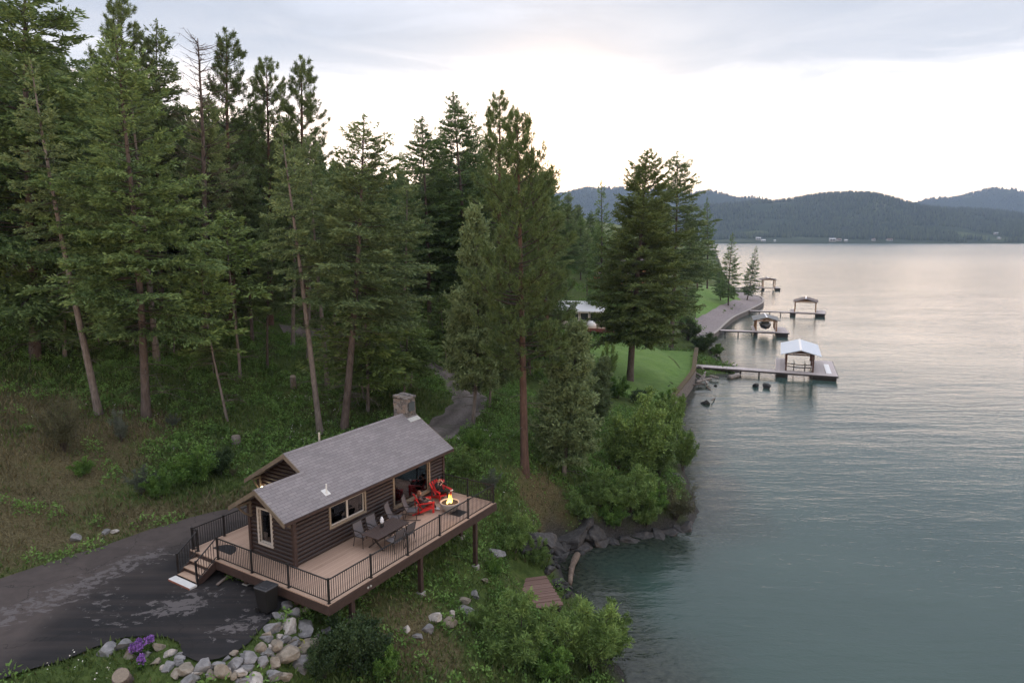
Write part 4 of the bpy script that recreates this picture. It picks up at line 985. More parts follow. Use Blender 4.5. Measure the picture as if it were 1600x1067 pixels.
# ------------------------------------------------------------ cabin
cab = dthing('log_cabin', 'dark brown log cabin with a grey shingled two-gable roof on the deck', 'cabin', 0, 0)
U0, U1, V0, V1B, UM, VM = 1.40, 11.39, 3.44, 6.12, 3.62, 8.36        # outer faces
RS = .605; EV, EZ = 3.0, 2.30; RV, RZ = 5.85, 2.30 + .605 * 2.85; BV, BZ = 4.75, 2.30 + .605 * 1.75
RU0, RU1, RUM = .60, 11.9, 3.03
und = lambda v: min(EZ + RS * (v - EV), RZ - RS * (v - RV)) - .16          # underside of the main roof
undb = lambda v: min(EZ + RS * (v - EV), BZ - RS * (v - BV)) - .16
LR, CS = .105, .19
def log_rows(mb, a, c, fixed, axis, out, holes, ztop, z0=0.0):
    """half-round log courses on the face fixed=..., from a to c along axis ('u' or 'v'); holes: (a,c,z0,z1); ztop(x)->height"""
    z = z0 + CS / 2
    while True:
        lo, hi = a, c
        xs = np.linspace(a, c, 160); ok = np.array([ztop(x) for x in xs]) > z + CS * .35
        if not ok.any(): break
        lo, hi = xs[ok][0], xs[ok][-1]
        segs = [(lo, hi)]
        for h0, h1, zz0, zz1 in holes:
            if zz0 < z < zz1:
                segs = [s for (p, q) in segs for s in ((p, min(q, h0)), (max(p, h1), q)) if s[1] - s[0] > .02]
        for p, q in segs:
            pr = []
            for k in range(7):
                an = -math.pi / 2 + math.pi * k / 6; o_ = math.cos(an) * .092; zz = z + math.sin(an) * CS / 2
                pr.append((o_, zz))
            pts = [((p, fixed + out * o_, zz) if axis == 'u' else (fixed + out * o_, p, zz)) for o_, zz in pr]
            mb.prism(pts, (q - p, 0, 0) if axis == 'u' else (0, q - p, 0))
        z += CS
def wall(name, a, c, fixed, axis, out, holes, ztop, th=.12):
    mb = MB(); log_rows(mb, a, c, fixed, axis, out, holes, ztop)
    # inner wall sheet, cut round the openings
    cuts = sorted(set([a, c] + [x for h in holes for x in h[:2]])); 
    for p, q in zip(cuts[:-1], cuts[1:]):
        hs = [h for h in holes if h[0] <= p and h[1] >= q]; zz = [0.0]
        spans = [(0.0, None)] if not hs else [(0.0, hs[0][2]), (hs[0][3], None)]
        n = 8
        for k in range(n):
            p2, q2 = p + (q - p) * k / n, p + (q - p) * (k + 1) / n
            for s0, s1 in spans:
                t0, t1 = (s1, s1) if s1 is not None else (ztop(p2), ztop(q2))
                if min(t0, t1) - s0 < .02: continue
                P = [(p2, s0), (q2, s0), (q2, t1), (p2, t0)]
                f0 = fixed - out * .001; 
                mb.prism([((x, f0, z) if axis == 'u' else (f0, x, z)) for x, z in P], (0, -out * th, 0) if axis == 'u' else (-out * th, 0, 0))
    return mb.build(name, m_log, cab)
W1 = (3.36, 5.44, 1.02, 1.93); WG = (7.52, 10.2, .42, 2.12); WB = (4.80, 5.56, .62, 2.12); WM = (6.7, 7.4, .9, 1.9); WD = (7.55, 8.1, 0, 2.0)
wall('wall', U0, U1, V0, 'u', -1, [W1, WG], lambda x: und(V0) - .0)
wall('wall', V0, V1B, U0, 'v', -1, [WB], undb)
wall('wall', V1B + .01, VM, UM, 'v', -1, [WM], und)
mb = MB(); log_rows(mb, BV - .2, V1B, UM, 'v', -1, [], und, z0=2.28); mb.build('wall', m_log, cab)
wall('wall', V0, VM, U1, 'v', 1, [], und)
wall('wall', UM, U1, VM, 'u', 1, [], lambda x: und(VM))
wall('wall', U0, UM, V1B, 'u', 1, [], lambda x: undb(V1B))
d = MB()
for (u_, v_, zt_) in ((U0 - .05, V0 - .05, und(V0)), (U1 + .05, V0 - .05, und(V0)), (U0 - .05, V1B + .05, undb(V1B)), (UM - .05, VM + .05, und(VM)), (U1 + .05, VM + .05, und(VM))):
    d = MB(); d.box(u_ - .075, v_ - .075, 0.001, u_ + .075, v_ + .075, zt_ - .02); d.build('corner_post', M_rim, cab)
d = MB(); d.box(U0 - .02, V0 - .0, -1.0, U1, VM, -.05); d.build('foundation', M_rim, cab)
d = MB(); d.box(U0 + .13, V0 + .13, .0, U1 - .13, V1B - .13, .03); d.box(UM + .13, V1B - .129, .0, U1 - .13, VM - .13, .03); d.build('indoor_floor', M_floorin, cab)
d = MB(); d.box(6.6, V0 + .13, .031, 6.7, VM - .13, 2.25); d.box(6.7, 7.2, .031, U1 - .13, 7.3, 2.6); d.build('partition', plain('pine panelling', (.20, .12, .07), .7, var=.3), cab)
# roof slabs; each slab keeps its own frame so the shingle courses follow its slope
def slab_roof(name, poly_uv, zfun, slope_sign, parent=cab):
    """poly in (u, v) -> sloped slab 0.14 thick; local x along the eave, y up the slope"""
    ang = math.atan(RS) * slope_sign; cz = math.cos(math.atan(RS))
    v_ref = EV if slope_sign > 0 else RV; z_ref = zfun(v_ref)
    mb = MB(); pts = [(u_, (v_ - v_ref) / cz, 0) for u_, v_ in poly_uv]
    mb.prism(pts, (0, 0, -.13)); o = mb.build(name, m_roof, parent)
    o.location = (0, v_ref, z_ref); o.rotation_euler = (ang, 0, 0)
    return o
zfront = lambda v: EZ + RS * (v - EV)
roof = slab_roof('roof', [(RU0, EV), (RU1, EV), (RU1, RV), (RUM, RV), (RUM, BV), (RU0, BV)], zfront, 1)
slab_roof('roof', [(RUM, RV + .001), (RU1, RV + .001), (RU1, 8.72), (RUM, 8.72)], lambda v: RZ - RS * (v - RV), -1)
slab_roof('roof', [(RU0, BV + .001), (RUM + .6, BV + .001), (RUM + .6, 6.52), (RU0, 6.52)], lambda v: BZ - RS * (v - BV), -1)
bpy.data.objects['roof.002'].location = (0, BV, BZ); 
me = bpy.data.objects['roof.002'].data
for vv in me.vertices: vv.co.y += (RV - BV) / math.cos(math.atan(RS))
d = MB(); cz = RS
for (a, c, v_, z_) in ((RUM, RU1, RV, RZ), (RU0, RUM + .1, BV, BZ)):
    d.prism([(a - .02, v_ - .15, z_ - .15 * RS + .012), (a - .02, v_, z_ + .025), (a - .02, v_ + .15, z_ - .15 * RS + .012), (a - .02, v_, z_ - .02)], (c - a + .04, 0, 0))
d.build('ridge_cap', m_roof, cab)
def fascia(u_, va, vr, vb, zr, th=.045, hgt=.2):
    d = MB()
    for p, q in ((va, vr), (vb, vr)):
        zp = zr - RS * abs(p - vr)
        d.prism([(u_ - th, p, zp - .005), (u_ - th, q, zr - .005), (u_ - th, q, zr - hgt - .02), (u_ - th, p, zp - hgt)], (th - .002, 0, 0))
    d.build('fascia', M_fascia, cab)
fascia(RU0, EV, BV, 6.52, BZ); fascia(RUM, BV + .02, RV, 8.72, RZ); fascia(RU1 + .047, EV, RV, 8.72, RZ)
d = MB(); d.box(RU0, EV - .03, EZ - .14, RU1, EV - .001, EZ - .03); d.build('gutter_board', M_rim, cab)
d = MB(); d.box(RUM, 8.721, EZ - .14, RU1, 8.75, EZ - .03); d.build('gutter_board', M_rim, cab)
for (u_, ua, v_, zz) in ((U0 - .08, RU0 + .05, 6.05, undb(6.05)), (UM - .08, RUM + .05, 8.25, und(8.25)), (U0 - .08, RU0 + .08, BV, undb(BV) - .08), (U0 - .08, RU0 + .08, 3.55, undb(3.55))):
    d = MB(); d.bar((u_, v_, zz - .07), (ua, v_, zz - .07), .10, .10); d.bar((u_, v_, zz - .75), (u_, v_, zz - .12), .10, .10, (0, 1, 0))
    d.tube([(u_ - .02 - (u_ - ua - .1) * s, v_, zz - .65 + .5 * s ** 1.8) for s in np.linspace(0, 1, 6)], .045, 6); d.build('eave_bracket', M_fascia, cab)
def window(h, fixed, axis, out, panes=2, trim=.10, tmat=M_trim, cas=M_trimw, name='window'):
    a, c, z0, z1 = h; X = lambda x, o_, z: (x, fixed + out * o_, z) if axis == 'u' else (fixed + out * o_, x, z)
    def bx(mb, x0, x1, za, zb, o0, o1):
        p, q = X(x0, o0, za), X(x1, o1, zb); mb.box(*[min(i, j) for i, j in zip(p, q)], *[max(i, j) for i, j in zip(p, q)])
    f = MB(); bx(f, a - trim, a, z0 - trim, z1, -.02, .095); bx(f, c, c + trim, z0 - trim, z1, -.02, .095); bx(f, a, c, z0 - trim, z0, -.02, .10); bx(f, a - trim, c + trim, z1, z1 + trim * .8, -.02, .09)
    wd = f.build(name, tmat, cab)
    s = MB(); k = .05
    edges = [a + (c - a) * i / panes for i in range(panes + 1)]
    for p, q in zip(edges[:-1], edges[1:]):
        bx(s, p, p + k, z0, z1, -.05, .02); bx(s, q - k, q, z0, z1, -.05, .02); bx(s, p + k, q - k, z0, z0 + k, -.05, .02); bx(s, p + k, q - k, z1 - k, z1, -.05, .02)
        g_ = MB(); bx(g_, p + k, q - k, z0 + k, z1 - k, -.022, -.012); g_.build('pane', m_glass, wd)
    s.build('sash', cas, wd); return wd
window(W1, V0, 'u', -1, 2); window(WG, V0, 'u', -1, 1, trim=.11, cas=M_trim); window(WB, U0, 'v', -1, 1, trim=.11, tmat=M_trimw); window(WM, UM, 'v', -1, 1)
d = MB()
for i in range(16):
    x = 7.62 + i * .16; 
    if x < 10.15: d.tube([(x, V0 + .32 + .03 * (i % 2), 1.35 + .0), (x, V0 + .30 + .03 * (i % 2), 2.12)], .07, 6)
d.build('curtain', M_curtain, cab)
d = MB()
for i in range(5): d.tube([(9.72 + i * .09, V0 + .25 + .03 * (i % 2), .06), (9.72 + i * .09, V0 + .25, 2.12)], .055, 6)
d.build('curtain', plain('blue curtain', (.06, .085, .15), .9), cab)
# chimney on the far end of the ridge
ch = MB()
cu, cv = 11.45, 6.0
for k, (zz, w_) in enumerate(((-.9, .52), (1.5, .52), (RZ - .5, .50), (RZ + .35, .47), (RZ + .93, .47))): pass
rg = []
rngc = random.Random(4)
for zz in np.linspace(-.9, RZ + .80, 22):
    r_ = []
    for (dx, dy) in ((-1, -1), (-.33, -1), (.33, -1), (1, -1), (1, -.33), (1, .33), (1, 1), (.33, 1), (-.33, 1), (-1, 1), (-1, .33), (-1, -.33)):
        r_.append((cu + dx * .38 + rngc.uniform(-.025, .025), cv + dy * .46 + rngc.uniform(-.03, .03), zz))
    rg.append(r_)
ch.rings(rg); chim = ch.build('chimney', m_stone, cab)
c2 = MB()
for i in range(9):
    a = rngc.uniform(-.3, .3); px_, py_ = cu - .27 + .27 * (i % 3), cv - .34 + .34 * (i // 3)
    c2.rbox(px_ - .15, py_ - .16, RZ + .802 + .012 * i, px_ + .15, py_ + .16, RZ + .86 + rngc.uniform(0, .06) + .012 * i, .02)
c2.build('cap_stones', m_stone, chim)
c2 = MB(); c2.box(cu - .22, cv - .51, RZ + .12, cu + .26, cv - .4901, RZ + .62); c2.build('metal_plate', plain('dark slate plate', (.06, .075, .085), .5), chim)
c2 = MB(); zf = zfront(cv - .75); c2.prism([(cu - .45, cv - .56, zfront(cv - .56) + .02), (cu + .42, cv - .56, zfront(cv - .56) + .02), (cu + .42, cv - .80, zfront(cv - .80) + .02), (cu - .45, cv - .80, zfront(cv - .80) + .02)], (0, 0, .015)); c2.build('flashing', M_metalpipe, chim)
p1 = MB(); zz = zfront(3.47); p1.tube([(3.27, 3.47, zz - .05), (3.27, 3.47, zz + .42)], .035, 10); p1.build('vent_pipe', M_white, cab)
p1b = MB(); p1b.prism([(3.12, 3.36, zfront(3.36) + .006), (3.42, 3.36, zfront(3.36) + .006), (3.42, 3.66, zfront(3.66) + .006), (3.12, 3.66, zfront(3.66) + .006)], (0, 0, .012)); p1b.lathe([(.08, 0), (.045, .09)], 10, (3.27, 3.47, zz + .01)); p1b.build('pipe_flashing', M_white, cab)
p1 = MB(); p1.tube([(5.35, 6.1, und(6.1) + .1), (5.35, 6.1, RZ + .35)], .05, 10); p1.build('vent_pipe', plain('cream vent pipe', (.45, .43, .36), .6), cab)
lb = MB(); lb.lathe([(.0, 0), (.05, .02), (.06, .08), (.0, .13)], 10, (UM - .2, 8.0, 1.82)); 
m_bulb, t, b = new_mat('lit porch bulb'); b.inputs['Emission Color'].default_value = (1, .78, .45, 1); b.inputs['Emission Strength'].default_value = 9
lb.build('porch_light', m_bulb, cab)
# things seen through the big window
tb = dthing('indoor_table', 'low brown wooden table standing inside behind the big window', 'table', 8.5, 4.7, .03)
d = MB(); d.rbox(-.6, -.4, .42, .6, .4, .47); d.build('tabletop', M_brown, tb)
for a in ((-.5, -.32), (.5, -.32), (-.5, .32), (.5, .32)): d = MB(); d.box(a[0] - .04, a[1] - .04, 0, a[0] + .04, a[1] + .04, .419); d.build('leg', M_brown, tb)
sf = dthing('sofa', 'dark red leather sofa inside the cabin behind the low table', 'sofa', 8.6, 6.4, .03)
d = MB(); d.rbox(-1, -.45, .08, 1, .45, .42, .06); d.build('seat', plain('red leather', (.14, .035, .022), .45), sf)
d = MB(); d.rbox(-1, .3, .421, 1, .5, .95, .06); d.build('backrest', bpy.data.materials['red leather'], sf)
for s_ in (-1, 1): d = MB(); d.rbox(s_ * 1.11 - .1, -.45, .05, s_ * 1.11 + .1, .5, .64, .05); d.build('armrest', bpy.data.materials['red leather'], sf)
rg_ = dthing('rug', 'grey-green rug on the cabin floor by the big window', 'rug', 8.7, 4.6, .031); d = MB(); d.box(-1.1, -.75, 0, 1.1, .75, .008); d.build('pile', plain('rug wool', (.10, .14, .13), .95, var=.35), rg_)
tb.location.z += .009

# ================================================================ THINGS ON THE DECK
m_wick, t, b = new_mat('grey sling fabric')
ck = node(t, 'ShaderNodeTexChecker', {'Vector': objco(t), 'Color1': (.135, .12, .128, 1), 'Color2': (.095, .085, .09, 1), 'Scale': 90}); t.links.new(ck.outputs[0], b.inputs['Base Color']); b.inputs['Roughness'].default_value = .75
M_bronze = plain('dark bronze frame', (.030, .022, .020), .5, var=.15)
M_red = plain('bright red painted wood', (.58, .022, .022), .42, var=.1, scale=12)
M_tablew = mat_planks('dark table slats', (.040, .022, .018), (.062, .036, .030), .11, 'Y', .5)

# dining table: slatted top on crossed legs
TU, TV = 4.98, 1.66
tab = dthing('dining_table', 'dark slatted dining table with crossed legs on the deck', 'table', TU, TV)
d = MB()
for i in range(9): d.rbox(-1.05, -.5 + i * .1115, .715, 1.05, -.5 + i * .1115 + .104, .75, .008)
d.build('tabletop', M_tablew, tab)
d = MB(); d.box(-.85, -.44, .66, .85, -.38, .714); d.box(-.85, .38, .66, .85, .44, .714); d.build('apron', M_bronze, tab)
for sx in (-.68, .68):
    d = MB(); d.bar((sx, -.42, .68), (sx, .40, .012), .06, .05, (1, 0, 0)); d.build('leg', M_bronze, tab)
    d = MB(); d.bar((sx + .055, .42, .68), (sx + .055, -.40, .012), .06, .05, (1, 0, 0)); d.build('leg', M_bronze, tab)
d = MB(); d.bar((-.66, 0, .35), (.66, 0, .35), .05, .05); d.build('stretcher', M_bronze, tab)
ln = dthing('table_lantern', 'small lantern with a white chimney in the middle of the dining table', 'lantern', TU + .0, TV + .22, .751)
d = MB(); d.lathe([(.075, 0), (.08, .03), (.07, .16), (.05, .18)], 14); d.build('base', M_dark, ln)
d = MB(); d.lathe([(.055, .181), (.085, .24), (.075, .36), (.045, .44), (.03, .47)], 14); d.build('shade', plain('frosted white glass', (.70, .72, .78), .35, var=.05), ln)

# dining chair (front = +x in its own frame)
def make_chair(name, label, group, rocker=False):
    t_ = thing(name, label, 'chair', group=group)
    w, h = (.29, .48) if not rocker else (.30, .44)
    bt = 1.0 if not rocker else 1.12; bx_ = -.36 if not rocker else -.46
    d = MB(); d.prism([(.24, -w + .02, h - .01), (.26, -w + .02, h + .015), (-.22, -w + .02, h - .02), (-.24, -w + .02, h - .05)], (0, 2 * w - .04, 0)); d.build('seat', m_wick, t_)
    d = MB(); k = 6; prof = [(-.21 + (bx_ + .21) * (s + .18 * math.sin(s * 3.1)), h + (bt - h) * s) for s in np.linspace(.02, 1, k)]
    for (x0, z0), (x1, z1) in zip(prof[:-1], prof[1:]): d.hexa([(x0, -w + .025, z0), (x0 + .02, -w + .025, z0 - .004), (x0 + .02, w - .025, z0 - .004), (x0, w - .025, z0), (x1, -w + .025, z1), (x1 + .02, -w + .025, z1 - .004), (x1 + .02, w - .025, z1 - .004), (x1, w - .025, z1)])
    d.build('backrest', m_wick, t_)
    d = MB()
    for s_ in (-1, 1): d.tube([(x + .008, s_ * w, z) for x, z in [(.26, h + .005), (-.2, h - .02)] + prof], .017, 6)
    d.tube([(prof[-1][0] + .008, -w, prof[-1][1]), (prof[-1][0] + .008, w, prof[-1][1])], .017, 6); d.build('frame', M_bronze, t_)
    for s_ in (-1, 1):
        y = s_ * (w + .025)
        d = MB(); d.tube([(-.30, y, h + .26), (-.1, y, h + .27), (.2, y, h + .25), (.27, y, h + .19), (.28, y, h - .05)], .02, 6); d.build('armrest', M_bronze, t_)
        z0 = .07 if rocker else .0
        d = MB(); d.tube([(.28, y, h - .05), (.29, y, z0)], .02, 6); d.build('leg', M_bronze, t_)
        d = MB(); d.tube([(-.2, y, h - .03), (-.29, y, z0)], .02, 6); d.build('leg', M_bronze, t_)
        if rocker: d = MB(); d.tube([(x, y, .025 + .16 * (x + .05) ** 2) for x in np.linspace(-.62, .5, 10)], .02, 6); d.build('rocker', M_bronze, t_)
    return t_
G1 = None
def place(o, u, v, rz, z=.0, label=None):
    o.location = dw(u, v, z); o.rotation_euler = (0, 0, DANG + rz)
    if label: o['label'] = label
    return o
ch0 = make_chair('dining_chair', 'x', 'grey sling dining chairs round the table')
place(ch0, TU - .62, TV + .80, R(-90), label='sling dining chair on the cabin side of the table, nearer the stairs')
for u_, v_, r_, l_ in ((TU + .22, TV + .82, -92, 'sling dining chair on the cabin side of the table, nearer the rockers'), (TU - .25, TV - .72, 90, 'sling dining chair with its back to the railing, left one'), (TU + .52, TV - .70, 88, 'sling dining chair with its back to the railing, nearer the fire bowl')):
    c_ = dup(ch0, (0, 0, 0), label=l_); place(c_, u_, v_, R(r_))
rk = make_chair('rocking_chair', 'x', 'grey sling rocking chairs', True)
place(rk, 6.62, 2.55, R(-66), .0, 'grey rocking chair just behind the far end of the dining table')
place(dup(rk, (0, 0, 0)), 7.72, 2.45, R(-62), .0, 'grey rocking chair next to the woman in the red chair')

# adirondack chair: fan back of slats, wide arms, raked seat (front = +x)
def make_adirondack(label):
    t_ = thing('adirondack_chair', label, 'chair', group='red adirondack chairs at the fire bowl')
    d = MB()
    for i in range(7):
        a = (i - 3) * .075; wd = .042; top = .98 - .045 * abs(i - 3) ** 1.5 * .6
        b0 = Vector((-.22, (i - 3) * .085, .26)); b1 = Vector((-.56, (i - 3) * .085 + a * .75, top)); d.bar(b0, b1, .08, .022, (1, 0, .4))
    d.bar((-.33, -.30, .40), (-.33, .30, .40), .05, .022); d.bar((-.49, -.33, .76), (-.49, .33, .76), .05, .02); d.build('backrest', M_red, t_)
    d = MB()
    for i in range(6): x = .32 - i * .105; d.rbox(x - .048, -.29, .345 - i * .026, x + .048, .29, .367 - i * .026, .006)
    d.build('seat', M_red, t_)
    for s_ in (-1, 1):
        d = MB(); d.prism([(.38, s_ * .37 - .075, .56), (.38, s_ * .37 + .075, .56), (.0, s_ * .37 + .085, .55), (-.52, s_ * .37 + .03, .535), (-.52, s_ * .37 - .03, .535), (.0, s_ * .37 - .065, .55)], (0, 0, .024)); d.build('armrest', M_red, t_)
        d = MB(); d.box(.27, s_ * .34 - .0125, 0, .37, s_ * .34 + .0125, .559); d.build('leg', M_red, t_)
        d = MB(); d.prism([(.36, s_ * .315 - .011, .36), (.36, s_ * .315 - .011, .24), (-.62, s_ * .315 - .011, .0), (-.74, s_ * .315 - .011, .0), (-.74, s_ * .315 - .011, .05), (-.3, s_ * .315 - .011, .18)], (0, .022, 0)); d.build('side_rail', M_red, t_)
        d = MB(); d.bar((-.44, s_ * .35, .05), (-.46, s_ * .35, .534), .05, .02, (0, 1, 0)); d.build('arm_support', M_red, t_)
    return t_
A1 = (8.72, 2.42, R(-38)); A2 = (10.35, 2.62, R(-112))
ad1 = make_adirondack('red adirondack chair with the woman in grey'); place(ad1, *A1)
ad2 = dup(ad1, (0, 0, 0), label='red adirondack chair with the person in black at the cabin corner'); place(ad2, *A2)

# fire bowl
FU, FV = 9.42, 1.42
fb = dthing('fire_bowl', 'round grey concrete fire bowl with burning gas flames', 'fire pit', FU, FV)
M_conc = plain('cast concrete', (.30, .285, .275), .8, var=.12, bmp=.15, scale=14)
d = MB(); d.lathe([(.24, 0.02), (.30, .03), (.40, .15), (.475, .30), (.515, .45), (.51, .475), (.45, .475), (.43, .42), (.0, .41)], 36); d.build('bowl', M_conc, fb, True)
d = MB(); d.lathe([(.20, 0.0), (.22, .0), (.22, .019), (.0, .019)], 24); d.build('foot', M_dark, fb)
d = MB(); d.lathe([(.425, .411), (.425, .424), (.0, .44)], 30); d.build('lava_bed', plain('black lava rock', (.018, .016, .016), .95, bmp=1, scale=40), fb)
m_fl, t, b = new_mat('gas flame'); em = node(t, 'ShaderNodeEmission', {}); sp_ = node(t, 'ShaderNodeSeparateXYZ', {0: objco(t)})
t.links.new(ramp(t, math_(t, 'MULTIPLY_ADD', sp_.outputs[2], 1.6, -.68), [(.0, (1, .62, .20)), (.45, (1, .42, .07)), (1, (1, .16, .02))]), em.inputs[0]); em.inputs[1].default_value = 1.5
tr_ = node(t, 'ShaderNodeBsdfTransparent'); t.links.new(node(t, 'ShaderNodeMixShader', {0: .8, 1: tr_.outputs[0], 2: em.outputs[0]}).outputs[0], t.nodes['Material Output'].inputs[0])
rf = random.Random(9); d = MB()
for i in range(17):
    a = rf.uniform(0, 6.28); r_ = rf.uniform(0, .24); x, y = math.cos(a) * r_, math.sin(a) * r_; hh = rf.uniform(.20, .50) * (1.1 - r_ * 2)
    d.tube([(x + .05 * math.sin(s * 5 + i) * s, y + .05 * math.cos(s * 4 + i) * s, .43 + hh * s) for s in np.linspace(0, 1, 7)], [.026, .044, .046, .038, .027, .015, .003], 7)
d.build('flame', m_fl, fb, True)
_pl = bpy.data.lights.new('fire_glow', 'POINT'); _pl.energy = 14; _pl.color = (1, .45, .12); _pl.shadow_soft_size = .2; _po = bpy.data.objects.new('fire_glow', _pl); COL.objects.link(_po); _po.parent = fb; _po.location = (0, 0, .72)
pad = dthing('floor_mat', 'black square mat on the deck beside the fire bowl', 'mat', FU - .02, FV - .55, .006); d = MB(); d.rbox(-.35, -.30, 0, .35, .30, .014, .004); d.build('pad', M_dark, pad)

# ------------------------------------------------------------ people (one skinned body each; clothes and hair are children)
M_skin = plain('skin', (.52, .30, .22), .5, var=.06)
def skin_obj(name, pts, edges, mat, parent, root=0, sub=1):
    """pts: (x,y,z,r); grown with a Skin modifier"""
    me = bpy.data.meshes.new(name); me.from_pydata([p[:3] for p in pts], edges, [])
    o = link_mesh(name, me, mat, parent)
    bm = bmesh.new(); bm.from_mesh(me); lay = bm.verts.layers.skin.verify()
    for i, v in enumerate(bm.verts): v[lay].radius = (pts[i][3], pts[i][4] if len(pts[i]) > 4 else pts[i][3]); v[lay].use_root = (i == root)
    bm.to_mesh(me); bm.free()
    m = o.modifiers.new('skin', 'SKIN'); m.use_smooth_shade = True
    s = o.modifiers.new('sub', 'SUBSURF'); s.levels = s.render_levels = sub
    return o
def hand_pts(P, E, wrist, direction, side, curl=.5):
    """palm, four fingers of different length and a thumb leaving the side of the palm"""
    w = Vector(P[wrist][:3]); dr = Vector(direction).normalized(); sd = Vector(side).normalized(); nd = dr.cross(sd)
    P.append((*(w + dr * .045), .024, .014)); palm = len(P) - 1; E.append((wrist, palm))
    for k, ln_ in enumerate((.066, .075, .070, .054)):
        b0 = w + dr * .085 + sd * (.027 - .018 * k); P.append((*b0, .0085)); E.append((palm, len(P) - 1))
        for j in (1, 2):
            b0 = b0 + (dr * (1 - .35 * curl * j) - nd * curl * .5 * j).normalized() * ln_ * .5; P.append((*b0, .0075 if j == 1 else .006)); E.append((len(P) - 2, len(P) - 1))
    b0 = w + dr * .035 + sd * .036; P.append((*b0, .0095)); E.append((palm, len(P) - 1)); b1 = b0 + (dr * .75 + sd * .5 - nd * .3) * .045; P.append((*b1, .0075)); E.append((len(P) - 2, len(P) - 1))
def head_mesh(c, fwd, up, parent, name='head'):
    """returns vertices of a head with brow, eye sockets, nose, chin, ears; local frame: f forward, u up"""
    c, f, u_ = Vector(c), Vector(fwd).normalized(), Vector(up).normalized(); s = f.cross(u_).normalized(); u_ = s.cross(f)
    bm = bmesh.new(); bmesh.ops.create_uvsphere(bm, u_segments=20, v_segments=14, radius=1)
    for v in bm.verts:
        x, y, z = v.co      # x forward, y side, z up
        sx = .098 * (1 if x < 0 else .93); w = .076 * (1 - .25 * max(0, -z)); hgt = .118
        X, Y, Z = x * sx, y * w, z * hgt
        if x > .3: X += .016 * math.exp(-((z + .12) / .16) ** 2 - (y / .22) ** 2) * 1.3 - .006 * math.exp(-((z - .12) / .12) ** 2) * (1 if abs(abs(y) - .4) < .25 else 0)   # nose, eye sockets
        if z < -.5 and x > 0: X += .012
        if abs(y) > .9 and abs(z) < .3: Y *= 1.13                                                  # ears
        v.co = c + f * X + s * Y + u_ * Z
    me = bpy.data.meshes.new(name); bm.to_mesh(me); bm.free(); me.polygons.foreach_set('use_smooth', [True] * len(me.polygons))
    return me, (c, f, s, u_)
def hair_cap(fr, back, mat, parent, length=.0):
    c, f, s, u_ = fr; mb = MB(); rings = []
    for k in range(9):
        th = k / 8 * 1.9; z = math.cos(th) * .128; r_ = math.sin(th) + .02
        ring = []
        for j in range(18):
            a = 2 * math.pi * j / 18; cx, cy = math.cos(a), math.sin(a)
            front = max(0, cx); zz = z + front * max(0, .07 - z) * .9
            ring.append(c + f * (cx * .106 * r_ - .012) + s * (cy * .086 * r_) + u_ * zz)
        rings.append(ring)
    mb.rings(rings)
    for j in range(int(length * 40)):
        a = math.pi * .42 + j / (length * 40) * math.pi * 1.16; x0 = c + f * (math.cos(a) * .085) + s * (math.sin(a) * .078)
        mb.tube([x0 + u_ * .03, x0 - u_ * .08 + f * math.cos(a) * .02 + s * math.sin(a) * .02, x0 - u_ * length + f * (.02 if math.cos(a) > -.2 else -.02)], [.02, .022, .008], 6)
    return mb.build('hair', mat, parent, True)
